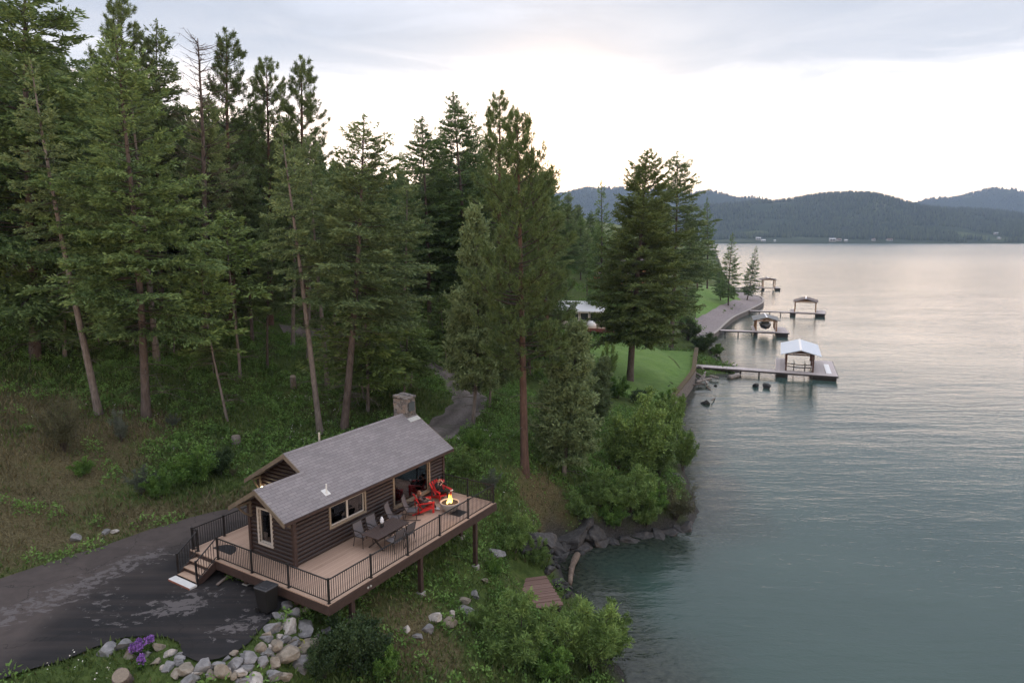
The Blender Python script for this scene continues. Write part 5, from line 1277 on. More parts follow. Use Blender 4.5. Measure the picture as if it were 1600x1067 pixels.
def person(label, u, v, rz, z, J, top, legs, shoes, hair, hairlen, shoulders=.0):
    """J: joints of the seated pose in the chair's own frame"""
    r_ = dthing('person', label, 'person', u, v, z, rz)
    P, E = [], []
    def add(p, r, par=None):
        P.append((*p, *(r if isinstance(r, tuple) else (r,)))); i = len(P) - 1
        if par is not None: E.append((par, i))
        return i
    pel = add(J['pelvis'], (.15, .11)); ab = add(J['waist'], (.125, .10), pel); chs = add(J['chest'], (.155, .105), ab); nk = add(J['neck'], .055, chs); hd = add(J['headbase'], .05, nk)
    body = dict(pel=pel, chs=chs)
    for k in ('L', 'R'):
        sh = add(J['sh' + k], .06, chs); el_ = add(J['el' + k], .042, sh); wr = add(J['wr' + k], .027, el_)
        hand_pts(P, E, wr, Vector(J['wr' + k]) - Vector(J['el' + k]) + Vector(J.get('hd' + k, (0, 0, 0))), J.get('sd' + k, (0, 1 if k == 'R' else -1, .3)))
        hp = add(J['hp' + k], .085, pel); kn = add(J['kn' + k], .06, hp); an = add(J['an' + k], .038, kn); to = add(J['to' + k], .035, an)
    b_ = skin_obj('body', P, E, M_skin, r_)
    me, fr = head_mesh(J['head'], J['face'], J.get('headup', (0, 0, 1)), r_); link_mesh('head', me, M_skin, r_)
    hc = hair_cap(fr, 0, hair, r_, hairlen)
    e_ = MB(); c, f, s, uu = fr
    for sg in (-1, 1): e_.lathe([(.0, -.006), (.010, 0), (.0, .006)], 8, tuple(c + f * .083 + s * sg * .03 + uu * .012))
    e_.build('eyes', M_dark, r_)
    mo = MB(); mo.bar(c + f * .088 - uu * .055 - s * .02, c + f * .088 - uu * .055 + s * .02, .008, .01); mo.build('mouth', plain('lips', (.32, .10, .09), .5) if 'lips' not in bpy.data.materials else bpy.data.materials['lips'], r_)
    tp = [(*J['pelvis'], .168, .128), (*J['waist'], .145, .118), (*J['chest'], .175, .125), (*J['neck'], .068)]; te = [(0, 1), (1, 2), (2, 3)]
    for k in ('L', 'R'):
        n = len(tp); e1 = Vector(J['el' + k]); w1 = Vector(J['wr' + k]); w0 = e1 + (w1 - e1) * .93
        tp += [(*J['sh' + k], .075), (*J['el' + k], .056), (*w0, .042)]; te += [(2, n), (n, n + 1), (n + 1, n + 2)]
    skin_obj('jacket', tp, te, top, r_)
    lp = [(*J['pelvis'], .172, .132)]; le = []
    for k in ('L', 'R'):
        n = len(lp); k1 = Vector(J['kn' + k]); a1 = Vector(J['an' + k]); a0 = k1 + (a1 - k1) * .9
        lp += [(*J['hp' + k], .10), (*J['kn' + k], .075), (*a0, .055)]; le += [(0, n), (n, n + 1), (n + 1, n + 2)]
    skin_obj('trousers', lp, le, legs, r_)
    for k in ('L', 'R'):
        a = Vector(J['an' + k]); t0 = Vector(J['to' + k]); dr = (t0 - a).normalized()
        skin_obj('shoe', [(*(a + Vector((0, 0, .05))), .05), (*(a - dr * .02), .052), (*(a + (t0 - a) * .6), .05), (*(t0 + dr * .03), .042)], [(0, 1), (1, 2), (2, 3)], shoes, r_)
    return r_
M_jack = plain('dark grey brown fleece', (.060, .047, .050), .9, var=.25); M_jog = plain('charcoal joggers', (.040, .036, .042), .9, var=.25); M_shoe = plain('white sneakers', (.62, .62, .66), .6, var=.08)
M_blackc = plain('black clothing', (.010, .010, .011), .85, var=.3); M_hairb = plain('auburn hair', (.16, .06, .03), .5, var=.35, scale=30); M_hairk = plain('black hair', (.010, .009, .009), .45, var=.3, scale=30)
J1 = dict(pelvis=(-.14, 0, .36), waist=(-.22, 0, .50), chest=(-.30, 0, .70), neck=(-.34, 0, .87), headbase=(-.335, 0, .93), head=(-.30, 0, 1.02), face=(.95, -.15, .05),
          shL=(-.29, .19, .80), elL=(-.10, .30, .64), wrL=(.12, .20, .58), shR=(-.29, -.19, .80), elR=(-.12, -.31, .61), wrR=(.12, -.28, .60),
          hpL=(-.10, .10, .38), knL=(.34, .10, .50), anL=(.50, .02, .12), toL=(.66, .0, .06), hpR=(-.10, -.10, .38), knR=(.34, -.10, .50), anR=(.52, -.12, .11), toR=(.68, -.14, .06))
pw = person('woman with auburn hair and white shoes sitting in the red chair by the fire bowl', *A1, 0, J1, M_jack, M_jog, M_shoe, M_hairb, .26)
J2 = dict(pelvis=(-.14, 0, .36), waist=(-.22, 0, .50), chest=(-.31, 0, .70), neck=(-.35, 0, .87), headbase=(-.35, 0, .93), head=(-.32, 0, 1.03), face=(.9, .1, -.15),
          shL=(-.30, .20, .81), elL=(-.06, .34, .70), wrL=(-.10, .10, .92), hdL=(0, 0, .1), shR=(-.30, -.20, .81), elR=(-.02, -.30, .66), wrR=(-.02, -.07, .82),
          hpL=(-.10, .10, .38), knL=(.34, .12, .52), anL=(.46, .12, .11), toL=(.62, .13, .06), hpR=(-.10, -.10, .38), knR=(.33, -.02, .60), anR=(.42, .28, .55), toR=(.52, .34, .62))
pm = person('dark-haired person in black with hands at the face sitting by the cabin corner', *A2, 0, J2, M_blackc, M_blackc, M_shoe, M_hairk, 0)

# ------------------------------------------------------------ bin and odd bits by the yard
bx_, by_, _ = dw(-.62, 2.75); bn_ = thing('wheelie_bin', 'black plastic wheelie bin against the deck by the rock pile', 'bin', (bx_, by_, 5.67), DANG + R(4))
d = MB(); d.hexa([(-.24, -.26, .06), (.24, -.26, .06), (.24, .24, .06), (-.24, .24, .06), (-.30, -.32, .98), (.30, -.32, .98), (.30, .32, .98), (-.30, .32, .98)]); d.build('body', M_dark, bn_)
d = MB(); d.rbox(-.33, -.35, .981, .33, .34, 1.05, .03); d.rbox(-.2, -.25, 1.0501, .2, .2, 1.075, .015); d.build('lid', plain('faded black lid', (.03, .03, .034), .4), bn_)
for s_ in (-1, 1): d = MB(); d.tube([(s_ * .245, .25, .10), (s_ * .30, .25, .10)], .10, 14); d.build('wheel', M_dark, bn_)
d = MB(); d.tube([(-.25, .36, 1.0), (-.25, .41, 1.0), (.25, .41, 1.0), (.25, .36, 1.0)], .016, 6); d.build('handle', M_dark, bn_)
pl_ = thing('timber_offcut', 'short grey timber plank lying under the edge of the deck', 'plank', (*at(352, 903, 5.72)[:2], 5.70), DANG + R(20)); d = MB(); d.rbox(-.55, -.06, 0, .55, .06, .05, .006); d.build('plank', plain('weathered plank', (.16, .13, .115), .9, bmp=.3), pl_)

# ================================================================ ROCKS
def rock_mat(name, a, c, lich=(.10, .105, .085)):
    m, t, b = new_mat(name); rnd = t.nodes.new('ShaderNodeObjectInfo').outputs['Random']
    co = node(t, 'ShaderNodeVectorMath', {0: geopos(t), 1: rnd}, operation='ADD').outputs[0]
    n = noise(t, 4.5, 7, co, .65); n2 = noise(t, 1.3, 3, co); st_ = noise(t, 3, 4, node(t, 'ShaderNodeMapping', {'Vector': co, 'Scale': (1, 1.2, 6), 'Rotation': (.5, .3, 0)}).outputs[0])
    cc = mixc(t, st_, ramp(t, n, [(.25, tuple(x * .45 for x in a)), (.5, a), (.75, c)]), ramp(t, n, [(.3, a), (.7, c)]))
    cc = mixc(t, ramp(t, n2, [(.52, (0, 0, 0)), (.68, (.42, .42, .42))]), cc, lich)
    t.links.new(cc, b.inputs['Base Color']); b.inputs['Roughness'].default_value = .88; bump(t, b, math_(t, 'ADD', n, math_(t, 'MULTIPLY', st_, .5)), .8, .06); return m
M_rg = rock_mat('grey slate rock', (.165, .162, .168), (.30, .29, .295)); M_rt = rock_mat('tan rock', (.195, .165, .13), (.32, .285, .24), (.17, .115, .07)); M_rw = rock_mat('pale quartz rock', (.36, .33, .31), (.55, .51, .48), (.28, .22, .17))
M_rd = rock_mat('dark wet rock', (.022, .022, .023), (.05, .05, .052), (.03, .035, .02)); M_cliff = rock_mat('cliff rock', (.040, .039, .041), (.105, .10, .10), (.085, .06, .04))
def boulder_mesh(seed, flat=.7, cuts=13, sub=3, rough=.035):
    r = random.Random(seed); bm = bmesh.new(); bmesh.ops.create_icosphere(bm, subdivisions=sub, radius=.62)
    for _ in range(cuts):
        n = Vector((r.gauss(0, 1), r.gauss(0, 1), r.gauss(0, .8))).normalized(); d = r.uniform(.22, .44)
        for v in bm.verts:
            k = v.co.dot(n)
            if k > d: v.co -= n * (k - d) * .985
    for v in bm.verts:
        c = v.co; f_ = math.sin(c.x * 9 + seed) * math.sin(c.y * 8 + 2 * seed) * math.sin(c.z * 10 + seed * 3) + .6 * math.sin(c.x * 21 + c.z * 17 + seed); v.co = c * (1 + rough * f_); v.co.z *= flat
    me = bpy.data.meshes.new('boulder'); bm.to_mesh(me); bm.free(); return me
BM_ = {}
for mi, m_ in (('g', M_rg), ('t', M_rt), ('w', M_rw), ('d', M_rd), ('c', M_cliff)):
    for k in range(5):
        me = boulder_mesh(k * 7 + ord(mi), flat=[.55, .8, .7, .45, .9][k] if mi != 'c' else [.8, .7, .9, .75, .6][k], sub=3 if mi != 'c' else 4, rough=.05 if mi != 'c' else .085); me.materials.append(m_); BM_[mi + str(k)] = me
_rr = random.Random(12)
KN = {'g': 'grey slate rock', 't': 'tan rusty-stained rock', 'w': 'pale quartz rock', 'd': 'dark wet rock', 'c': 'cracked dark cliff rock'}
def rock(px, py, wpx, kind, label=None, group=None, asp=1.0, hgt=None, dz=0.0, name='rock', p=None, rz=None):
    p = hit(px, py + wpx * .22) if p is None else p
    wd = wpx / FPX * math.hypot(p[1], CAM_H - p[2]) if wpx else 1
    me = BM_[kind + str(_rr.randrange(5))]; o = bpy.data.objects.new(name, me); COL.objects.link(o)
    s = wd * .96; hh = hgt if hgt else s * _rr.uniform(.75, 1.1) * (.62 if s > .9 and kind in 'gtw' else 1)
    o.scale = (s * _rr.uniform(.9, 1.15), s * _rr.uniform(.8, 1.1) * asp, hh); o.rotation_euler = (_rr.uniform(-.35, .35), _rr.uniform(-.35, .35), _rr.uniform(0, 6.28) if rz is None else rz)
    o.location = (p[0], p[1], p[2] + hh * .12 + dz)
    return tag(o, label, 'rock', group)
pile = [(170, 1012, 30, 'g'), (195, 1004, 26, 'g'), (207, 1015, 30, 't'), (250, 1008, 20, 't'), (265, 1017, 23, 'w'), (246, 1031, 18, 't'), (262, 1039, 22, 'g'), (283, 1028, 13, 'g'), (289, 1041, 27, 't'), (316, 1039, 28, 'g'), (293, 1060, 34, 'g'),
        (330, 1053, 19, 't'), (343, 1035, 20, 'g'), (354, 1026, 13, 'g'), (366, 1020, 15, 't'), (368, 1033, 24, 'g'), (391, 1021, 24, 'g'), (350, 1048, 30, 't'), (374, 1046, 24, 'w'), (386, 1040, 26, 'g'), (397, 1058, 42, 'w'), (426, 1050, 25, 'g'), (447, 1055, 25, 't'),
        (405, 1011, 18, 't'), (418, 1016, 18, 'g'), (442, 1019, 40, 't'), (430, 1004, 22, 't'), (447, 943, 20, 'g'), (437, 958, 26, 'g'), (453, 973, 28, 'w'), (478, 974, 32, 'g'), (435, 980, 14, 't'), (423, 978, 26, 'g'), (417, 993, 20, 'g'), (436, 993, 14, 'w'),
        (447, 997, 17, 'g'), (463, 999, 20, 'g'), (482, 1004, 30, 't'), (516, 1003, 22, 'w'), (470, 1035, 34, 'g'), (507, 984, 13, 'g'), (385, 1058, 20, 'g'), (230, 1018, 16, 'g'), (275, 1052, 18, 't'), (460, 955, 22, 'g'), (410, 1030, 22, 'g'), (330, 1040, 16, 'g'), (306, 1050, 18, 'w'), (455, 1015, 16, 'g'), (430, 1036, 20, 't')]
for _ in range(46):
    _q = _rr.choice([p_ for p_ in pile if p_[0] > 255]); pile.append((_q[0] + _rr.uniform(-16, 16), _q[1] + _rr.uniform(-5, 13), _rr.uniform(9, 18), _rr.choice('ggtgw')))
for px, py, wp, k in pile:
    sz = 'big' if wp >= 30 else 'middle-sized' if wp >= 20 else 'small'
    where = 'round the purple flowers at the yard edge' if px < 300 else 'in the heap under the deck corner' if py < 1008 else 'in the heap below the yard'
    lb_ = f'{sz} {KN[k]} {where}'
    lb_ = {(397, 1058): 'largest whitish boulder at the bottom edge below the yard', (442, 1019): 'big long tan boulder in the middle of the rock heap', (170, 1012): 'leftmost big grey rock of the yard edge', (366, 1020): 'smooth round tan stone on the asphalt edge'}.get((px, py), lb_)
    rock(px, py, wp * 1.06, k, lb_, 'landscape rocks: ' + lb_)
for px, py, wp, k, l_ in [(741, 925, 15, 'g', 'topmost pale rock of the short rock row below the deck'), (727, 936, 16, 't', 'pinkish rock second from the top of the rock row below the deck'), (726, 950, 18, 'g', 'grey upright rock in the middle of the rock row'), (679, 962, 19, 'w', 'white rock in the weeds left of the rock row'), (667, 979, 17, 'g', 'grey rock below the white rock in the weeds'),
                          (706, 957, 13, 'w', 'small pale rock beside the rock row below the deck'), (704, 970, 15, 't', 'flat brown rock at the lower end of the rock row'), (635, 982, 11, 'w', 'lone pale rock in the grass near the big bush'), (653, 990, 12, 'g', 'small grey rock near the lone pale rock'), (771, 856, 22, 'g', 'tall grey rock standing right of the far deck post'), (768, 884, 16, 't', 'brown rock below the tall grey rock'), (758, 905, 14, 't', 'low brown rock half buried in dry grass'),
                          (165, 829, 14, 'g', 'left one of two rocks at the grassy road edge'), (181, 828, 14, 'w', 'right one of two rocks at the grassy road edge'), (120, 838, 18, 'g', 'flat grey rock in the grass above the drive'), (272, 700, 13, 'g', 'grey rock in the brush below the big fir'), (375, 783, 12, 'g', 'rock at the road edge behind the deck'), (716, 684, 9, 'w', 'white stone at the edge of the dirt track')]:
    rock(px, py, wp * (1.45 if px > 600 and py > 840 else 1.1), k, l_)
rock(1180, 600, 15, 'd', 'left one of two dark rocks standing in the water by the near dock', p=at(1180, 604, 0)); rock(1198, 603, 19, 'd', 'right one of two dark rocks standing in the water by the near dock', p=at(1198, 606, 0)); rock(1118, 602, 7, 'd', 'small dark rock poking out of the water off the driftwood', p=at(1118, 603, 0)); rock(1104, 629, 17, 'd', 'long dark rock in the water at the end of the bent branch', p=at(1104, 631, 0), asp=.5)
for px, py, wp, asp, hh in [(846, 838, 62, .8, 2.6), (895, 832, 66, .7, 2.3), (872, 862, 40, .8, 1.4), (940, 842, 44, .7, 1.5), (985, 836, 52, .6, 1.4), (1030, 828, 46, .7, 1.4), (1070, 822, 40, .8, 1.5), (915, 812, 40, .8, 1.6), (865, 846, 50, .6, 1.7), (880, 848, 50, .6, 1.5), (915, 845, 50, .5, 1.2), (930, 826, 46, .6, 1.7), (958, 838, 46, .5, 1.2), (1005, 830, 48, .6, 1.3), (1045, 824, 44, .6, 1.3), (1060, 822, 36, .6, 1.1), (830, 850, 46, .8, 1.8), (868, 905, 26, 1, .9), (856, 885, 26, 1, 1.0), (1060, 740, 30, 1, 1.1), (1054, 700, 24, 1, 1.0), (1052, 665, 20, 1, .9), (965, 770, 26, .8, .9)]:
    rock(px, py, wp, 'c', 'cracked dark ledge along the waterline of the rocky point' if py > 765 else 'dark shore rock under the leafy bushes', 'shore ledges of the point' if py > 765 else 'shore rocks under the bushes', asp, hh, -.15, 'rock_outcrop')
_n = 0
while _n < 46:                                             # cobbles in the cove
    px, py = _rr.uniform(852, 912), _rr.uniform(858, 950)
    p = at(px, py, 0.0); sd1 = sdist(np.array([p[0]]), np.array([p[1]]), LANDPOLY, SHORE)[0]
    if -1.2 < sd1 < 1.6: rock(0, 0, 0, 'd', 'dark cobble on the little beach of the cove', 'cobbles of the cove beach', p=np.array([p[0], p[1], max(zg(p[0], p[1]), -.1)])); COL.objects[-1].scale = [_rr.uniform(.2, .55)] * 3; _n += 1

# ================================================================ DRIFTWOOD, STUMPS, PLATFORM, LUPIN
M_drift = bark('bleached driftwood', (.20, .175, .16), (.36, .33, .31), 5)
def log(name, label, cat, a, b_, r, bend=.1, mat=M_drift, seed=0, n=9):
    a, b_ = Vector(a), Vector(b_); o_ = thing(name, label, cat, a); L = (b_ - a); q = random.Random(seed); s1 = L.cross(Vector((0, 0, 1))).normalized(); mb = MB()
    mb.tube([L * s + s1 * bend * math.sin(s * 3.1 + .2) + Vector((0, 0, bend * .4 * math.sin(s * 4))) for s in np.linspace(0, 1, n)], [r * (1 - .4 * s) * q.uniform(.88, 1.1) for s in np.linspace(0, 1, n)], 9); mb.build('log', mat, o_, True)
    if r > .1:
        mb = MB(); p = L * .6; mb.tube([p, p + s1 * .25 + Vector((0, 0, .25))], [r * .35, r * .2], 6); mb.build('knot', mat, o_, True)
    return o_
A_, B_ = at(903, 866, .35), at(890, 911, .15); log('driftwood_log', 'thick bare driftwood log lying in the water of the cove', 'log', A_, B_, .22, .12, bark('wet brown driftwood', (.13, .095, .075), (.24, .19, .155), 5), 1)
dw_l = [((1083, 581), (1108, 594), .6, .5, .16), ((1088, 597), (1112, 590), .5, .8, .15), ((1092, 594), (1103, 580), .5, 1.3, .12), ((1098, 593), (1101, 581), .6, 1.3, .10), ((1110, 588), (1123, 590), .4, .4, .18), ((1084, 588), (1092, 595), .6, .5, .13), ((1078, 602), (1100, 599), .35, .35, .12), ((1104, 600), (1096, 590), .3, .9, .11), ((1116, 560), (1136, 571), .5, .3, .13), ((1098, 577), (1090, 571), .8, 1.2, .11)]
dl = ['long grey log lowest on the driftwood pile', 'pale log lying across the driftwood pile', 'upright tilted log of the driftwood pile', 'thin upright stick of the driftwood pile', 'short white log at the right end of the driftwood pile', 'stubby log against the retaining wall', 'dark waterlogged log in front of the driftwood pile', 'slanting log on the water side of the driftwood pile', 'dark branch running into the water behind the near dock', 'short log on the grass above the driftwood pile']
for i, ((a, b_, z0, z1, r), l_) in enumerate(zip(dw_l, dl)): log('driftwood_log', l_, 'log', at(*a, z0), at(*b_, z1), r * 1.3, .15, seed=i, mat=M_drift if i not in (6, 8) else M_barkfir)
q1, q2 = at(1101, 603, .25), at(1113, 629, .05); log('driftwood_branch', 'thin bent branch arching out of the water to the long dark rock', 'branch', q1, q2, .09, -.9, bark('branch bark', (.12, .085, .07), (.2, .15, .12)), 3, 14)
log('driftwood_log', 'squared grey timber floating beside the near dock gangway', 'log', at(1139, 590, .15), at(1156, 586, .2), .38, .05, seed=8)
def stump(px, py, wpx, hgt, label, mat, tilt=0):
    p = hit(px, py); w_ = wpx / FPX * p[1] / 2; o_ = thing('tree_stump', label, 'stump', p); o_.rotation_euler = (tilt, tilt * .4, 0); mb = MB()
    mb.rings([[(w_ * k * (1 + .12 * math.sin(3 * a + 1)) * math.cos(a), w_ * k * (1 + .12 * math.sin(3 * a + 1)) * math.sin(a), z) for a in np.linspace(0, 2 * math.pi, 16, endpoint=False)] for z, k in ((-.3, 1.3), (.1, 1.1), (hgt * .6, 1), (hgt, .97))]); mb.build('bark', mat, o_, True)
    mb = MB(); mb.lathe([(w_ * .93, hgt + .001), (w_ * .93, hgt + .012), (0, hgt + .014)], 16); mb.build('cut_face', plain('sawn wood', (.21, .175, .14), .9, bmp=.4, scale=18) if 'sawn wood' not in bpy.data.materials else bpy.data.materials['sawn wood'], o_)
stump(369, 695, 13, .62, 'sawn grey stump in the green brush above the cabin', M_barkgrey); stump(192, 1064, 28, .42, 'cut log end standing at the bottom edge left of the rocks', M_barkfir, .5); stump(458, 606, 9, 1.1, 'leaning broken stump between the trunks behind the cabin', M_barkgrey, .35)
# old plank platform by the water
pc = [at(806, 905, 1.15), at(852, 899, 1.15), at(870, 946, 1.15), at(848, 952, 1.15)]
ax = Vector(pc[1] - pc[0]).normalized(); ay = Vector((-ax.y, ax.x, 0)); ori = Vector(pc[0]); pf_ = thing('plank_platform', 'small weathered red-brown plank platform in the greenery by the cove', 'platform', ori, math.atan2(ax.y, ax.x))
M_redwood = mat_planks('weathered red planks', (.15, .085, .07), (.24, .155, .13), .16, 'Y', .85); mb = MB()
for i in range(19): mb.box(.05 + .03 * math.sin(i * 5), -i * .165 - .15, -.03, 1.75 + .03 * math.sin(i * 3), -i * .165, .012 * math.sin(i * 2.2) + .01)
mb.build('planks', M_redwood, pf_); mb = MB(); mb.box(.15, -3.2, -.25, .25, .0, -.031); mb.box(1.5, -3.2, -.25, 1.6, .0, -.031); mb.build('bearers', M_barkfir, pf_)
for a in ((.2, -.2), (1.55, -.2), (.2, -3), (1.55, -3)): mb = MB(); mb.box(a[0] - .06, a[1] - .06, -1.6, a[0] + .06, a[1] + .06, -.251); mb.build('post', M_barkfir, pf_)
# garden hose ring on the rocks
p = hit(463, 1012); hs = thing('hose_loop', 'yellow-green loop of hose lying over the rocks', 'hose', (p[0], p[1], p[2] + .18)); mb = MB(); mb.tube([(.3 * math.cos(a), .22 * math.sin(a), .05 * math.sin(2 * a)) for a in np.linspace(0, 5.6, 20)], .016, 6); mb.build('hose', plain('yellow hose', (.28, .27, .05), .5), hs)
# lupins
M_lup = foliage('purple lupin flowers', (.15, .06, .26), (.29, .14, .46), (.46, .28, .66), transl=.1)
def lupin(px, py, n, rad, hgt, label, seed):
    rng = np.random.default_rng(seed); p = hit(px, py); o_ = thing('purple_flower_plant', label, 'flower', p); lf, fl = Leaves(rng), Leaves(rng)
    for i in range(n):
        a, r_ = rng.uniform(0, 6.28), rad * rng.uniform(0, 1) ** .6; x, y = math.cos(a) * r_, math.sin(a) * r_; h = hgt * (1.1 - .55 * r_ / max(rad, .2)) * rng.uniform(.85, 1.1)
        k = 60; q = unit(rng.normal(0, 1, (k, 3))) * [.095, .095, .12] * rng.uniform(.6, 1, (k, 1)); fl.add(np.array([x * 1.2, y * 1.2, h]) + q, q + rng.normal(0, .05, (k, 3)), .06, .026, rng.uniform(.1, .9, k))
        k = 40; z = rng.uniform(0.02, h - .1, k); an = rng.uniform(0, 6.28, k); lf.add(np.stack([x * (.8 + z * .4), y * (.8 + z * .4), z], 1), np.stack([np.cos(an), np.sin(an), rng.uniform(0, .6, k)], 1), .2, .025, rng.uniform(.2, .7, k))
    link_mesh('leaves', lf.mesh('leaves'), M_bush, o_); link_mesh('flower_heads', fl.mesh('flower_heads'), M_lup, o_)
lupin(226, 1020, 13, .34, .55, 'big clump of purple flowers among the rocks at the yard edge', 1); lupin(222, 1042, 3, .1, .35, 'single small purple flower just below the big clump', 2)

# ================================================================ RETAINING WALL, BULKHEAD
def wall_along(name, label, pts, th, z0, ztops, mats, cap, capname, cat='wall', side=-1):
    P = np.array(pts, float); T_ = np.gradient(P, axis=0); T_ /= np.linalg.norm(T_, axis=1)[:, None]; N_ = np.stack([-T_[:, 1], T_[:, 0]], 1) * side
    o_ = thing(name, label, cat, (P[0][0], P[0][1], 0)); b0 = np.array([P[0][0], P[0][1]])
    def strip(off0, off1, za, zb):
        mb = MB(); r_ = []
        for p_, n_, zt_ in zip(P, N_, ztops):
            i_, j_ = p_ - b0 + n_ * off0, p_ - b0 + n_ * off1; A = zt_ + za if za is not None else z0; r_.append([(i_[0], i_[1], A), (j_[0], j_[1], A), (j_[0], j_[1], zt_ + zb), (i_[0], i_[1], zt_ + zb)])
        mb.rings(r_); return mb
    strip(0, th, None, 0).build('wall_face', mats, o_); strip(-.06, th + .05, .001, .12).build(capname, cap, o_); return o_
m_rust = foliage('rusty ground cover', (.06, .045, .018), (.13, .075, .03), (.20, .12, .05), transl=0)
LW = smooth_path([LAWN[11] * .0 + at(1040, 634, 1.6)[:2]] + [LAWN[i] for i in range(5)], 6)
wall_along('retaining_wall', 'low stone retaining wall with a rusty top edge along the lawn', LW, .5, -.6, np.interp(np.arange(len(LW)), [0, len(LW)], [1.72, 2.15]), m_stone, m_rust, 'rusty_edge')
BK = smooth_path([at(*p, .95)[:2] for p in [(1098, 528.5)] + PAVE_PX[1:10]], 6)
M_timber = bark('grey bulkhead timber', (.12, .11, .105), (.22, .20, .19), 4)
wall_along('bulkhead_wall', 'grey timber bulkhead holding the lakeside promenade', BK, .4, -1.2, np.full(len(BK), 1.02), M_timber, plain('pale timber cap', (.32, .29, .27), .8, var=.15), 'cap_board')

# ================================================================ DOCKS
M_dockw = mat_planks('weathered dock planks', (.42, .37, .37), (.56, .50, .50), .16, 'X', .8); M_dockside = plain('dark dock edge', (.055, .047, .047), .8, var=.3)
M_tin = plain('pale blue metal roofing', (.50, .56, .64), .45, .1, var=.05); M_ridge = plain('white ridge cap', (.78, .78, .80), .5, var=.04); M_roofdk = plain('dark metal roofing', (.085, .095, .105), .5, .1, var=.15); M_roofbr = plain('brown shingle roofing', (.11, .085, .085), .8, var=.2)
M_postr = plain('reddish dock posts', (.10, .045, .032), .7, var=.3); M_postt = plain('honey coloured timber', (.30, .165, .085), .6, var=.2)
def dock(label, o, ang, gl, gw, PW, PD, slip, zdeck, roofm, postm, roof, wallm=None, floats=True):
    """x runs out from the shore, y away from the viewer; slip = (x0, x1, y0): open water under the roof"""
    d_ = thing('boat_dock', label, 'dock', (o[0], o[1], 0), R(ang))
    b_ = MB(); b_.box(-gl, 0, zdeck - .10, -.002, gw, zdeck); b_.build('gangway', M_dockw, d_)
    b_ = MB(); b_.box(-gl, -.05, zdeck - .26, PW, -.001, zdeck - .02); b_.build('edge_beam', M_dockside, d_)
    x0, x1, y0 = slip; b_ = MB(); b_.box(0, 0, zdeck - .10, PW, y0, zdeck); b_.box(0, y0 + .001, zdeck - .10, x0, PD, zdeck); b_.box(x1, y0 + .001, zdeck - .10, PW, PD, zdeck); b_.build('platform', M_dockw, d_)
    b_ = MB(); b_.box(PW + .001, -.05, zdeck - .26, PW + .06, PD, zdeck - .02); b_.build('edge_beam', M_dockside, d_)
    for xa, xb in ((.1, x0 + .2), (x1, PW - .15)):
        b_ = MB(); b_.box(xa, .15, -.25, xb, y0 + 1.2, zdeck - .27); b_.build('float', M_dark, d_)
    for x in np.arange(-gl + 1.5, -.5, 2.6):
        for y in (.15, gw - .15): b_ = MB(); b_.tube([(x, y, -1.5), (x, y, zdeck - .101)], .10, 8); b_.build('pile', M_dockside, d_)
    if roof:
        rx0, rx1, ry0, ry1, ze, zr = roof; xm = (rx0 + rx1) / 2; ze += zdeck; zr += zdeck
        for x in (x0 - .08, x1 + .08):
            for y in (y0 - .15, (y0 + ry1) / 2, ry1 - .7): b_ = MB(); b_.box(x - .11, y - .11, zdeck + .001, x + .11, y + .11, ze + (zr - ze) * (1 - abs(x - xm) / (xm - rx0)) - .06); b_.build('shelter_post', postm, d_)
        for s_ in (0, 1):
            e_ = rx0 if s_ == 0 else rx1; b_ = MB(); b_.prism([(e_, ry0, ze), (xm, ry0, zr), (xm, ry0, zr - .09), (e_, ry0, ze - .09)], (0, ry1 - ry0, 0)); b_.build('shelter_roof', roofm, d_)
        b_ = MB(); b_.prism([(xm - .16, ry0 - .02, zr - .035), (xm, ry0 - .02, zr + .05), (xm + .16, ry0 - .02, zr - .035), (xm, ry0 - .02, zr + .01)], (0, ry1 - ry0 + .04, 0)); b_.build('ridge_cap', M_ridge, d_)
        b_ = MB(); b_.prism([(rx0 + .5, y0 - .1, ze - .06 + .1), (rx1 - .5, y0 - .1, ze - .06 + .1), (xm, y0 - .1, zr - .12)], (0, .06, 0)); b_.build('gable', wallm or postm, d_)
        b_ = MB(); b_.box(x0 - .15, y0 - .22, ze - .22, x1 + .15, y0 - .06, ze - .02); b_.build('tie_beam', wallm or postm, d_)
    return d_
D1 = dock('near dock with a pale blue metal roof over an empty boat slip', (38.1, 94.5), -22, 11.5, 1.9, 8.2, 12.5, (1.5, 4.95, 2.0), .75, M_tin, M_postr, (.55, 6.0, .7, 12.2, 2.55, 3.3))
for y in (2.3, 4.6): b_ = MB(); b_.tube([(1.6, y, 1.35), (3.2, y, 1.22), (4.9, y, 1.3)], .07, 6); b_.tube([(2.5, y, .2), (2.5, y, 1.9)], .04, 6); b_.tube([(4.0, y, .2), (4.0, y, 1.9)], .04, 6); b_.build('boat_lift', M_dockside, D1)
rp = thing('white_ramp_panel', 'long white panel lying on the right end of the near dock', 'panel', (0, 0, 0)); _m = Matrix.Translation((38.1, 94.5, .752)) @ Matrix.Rotation(R(-22), 4, 'Z') @ Matrix.Translation((6.75, 1.3, 0)); rp.matrix_world = _m; rp.location, rp.rotation_euler = _m.to_translation(), _m.to_euler()
b_ = MB(); b_.rbox(0, 0, 0, .72, 7.5, .12, .02); b_.build('panel', M_ridge, rp)
p2 = at(1233, 520.5, .9); a2 = -17; PW2 = 6.9; o2 = (p2[0] - PW2 * math.cos(R(a2)), p2[1] - PW2 * math.sin(R(a2)))
D2 = dock('middle dock with a dark roofed shelter housing a black boat', o2, a2, 9.5, 1.7, PW2, 9.5, (.75, 4.5, 1.6), .9, M_roofdk, M_postt, (.0, 5.3, .8, 9.0, 2.25, 2.95), M_postt)
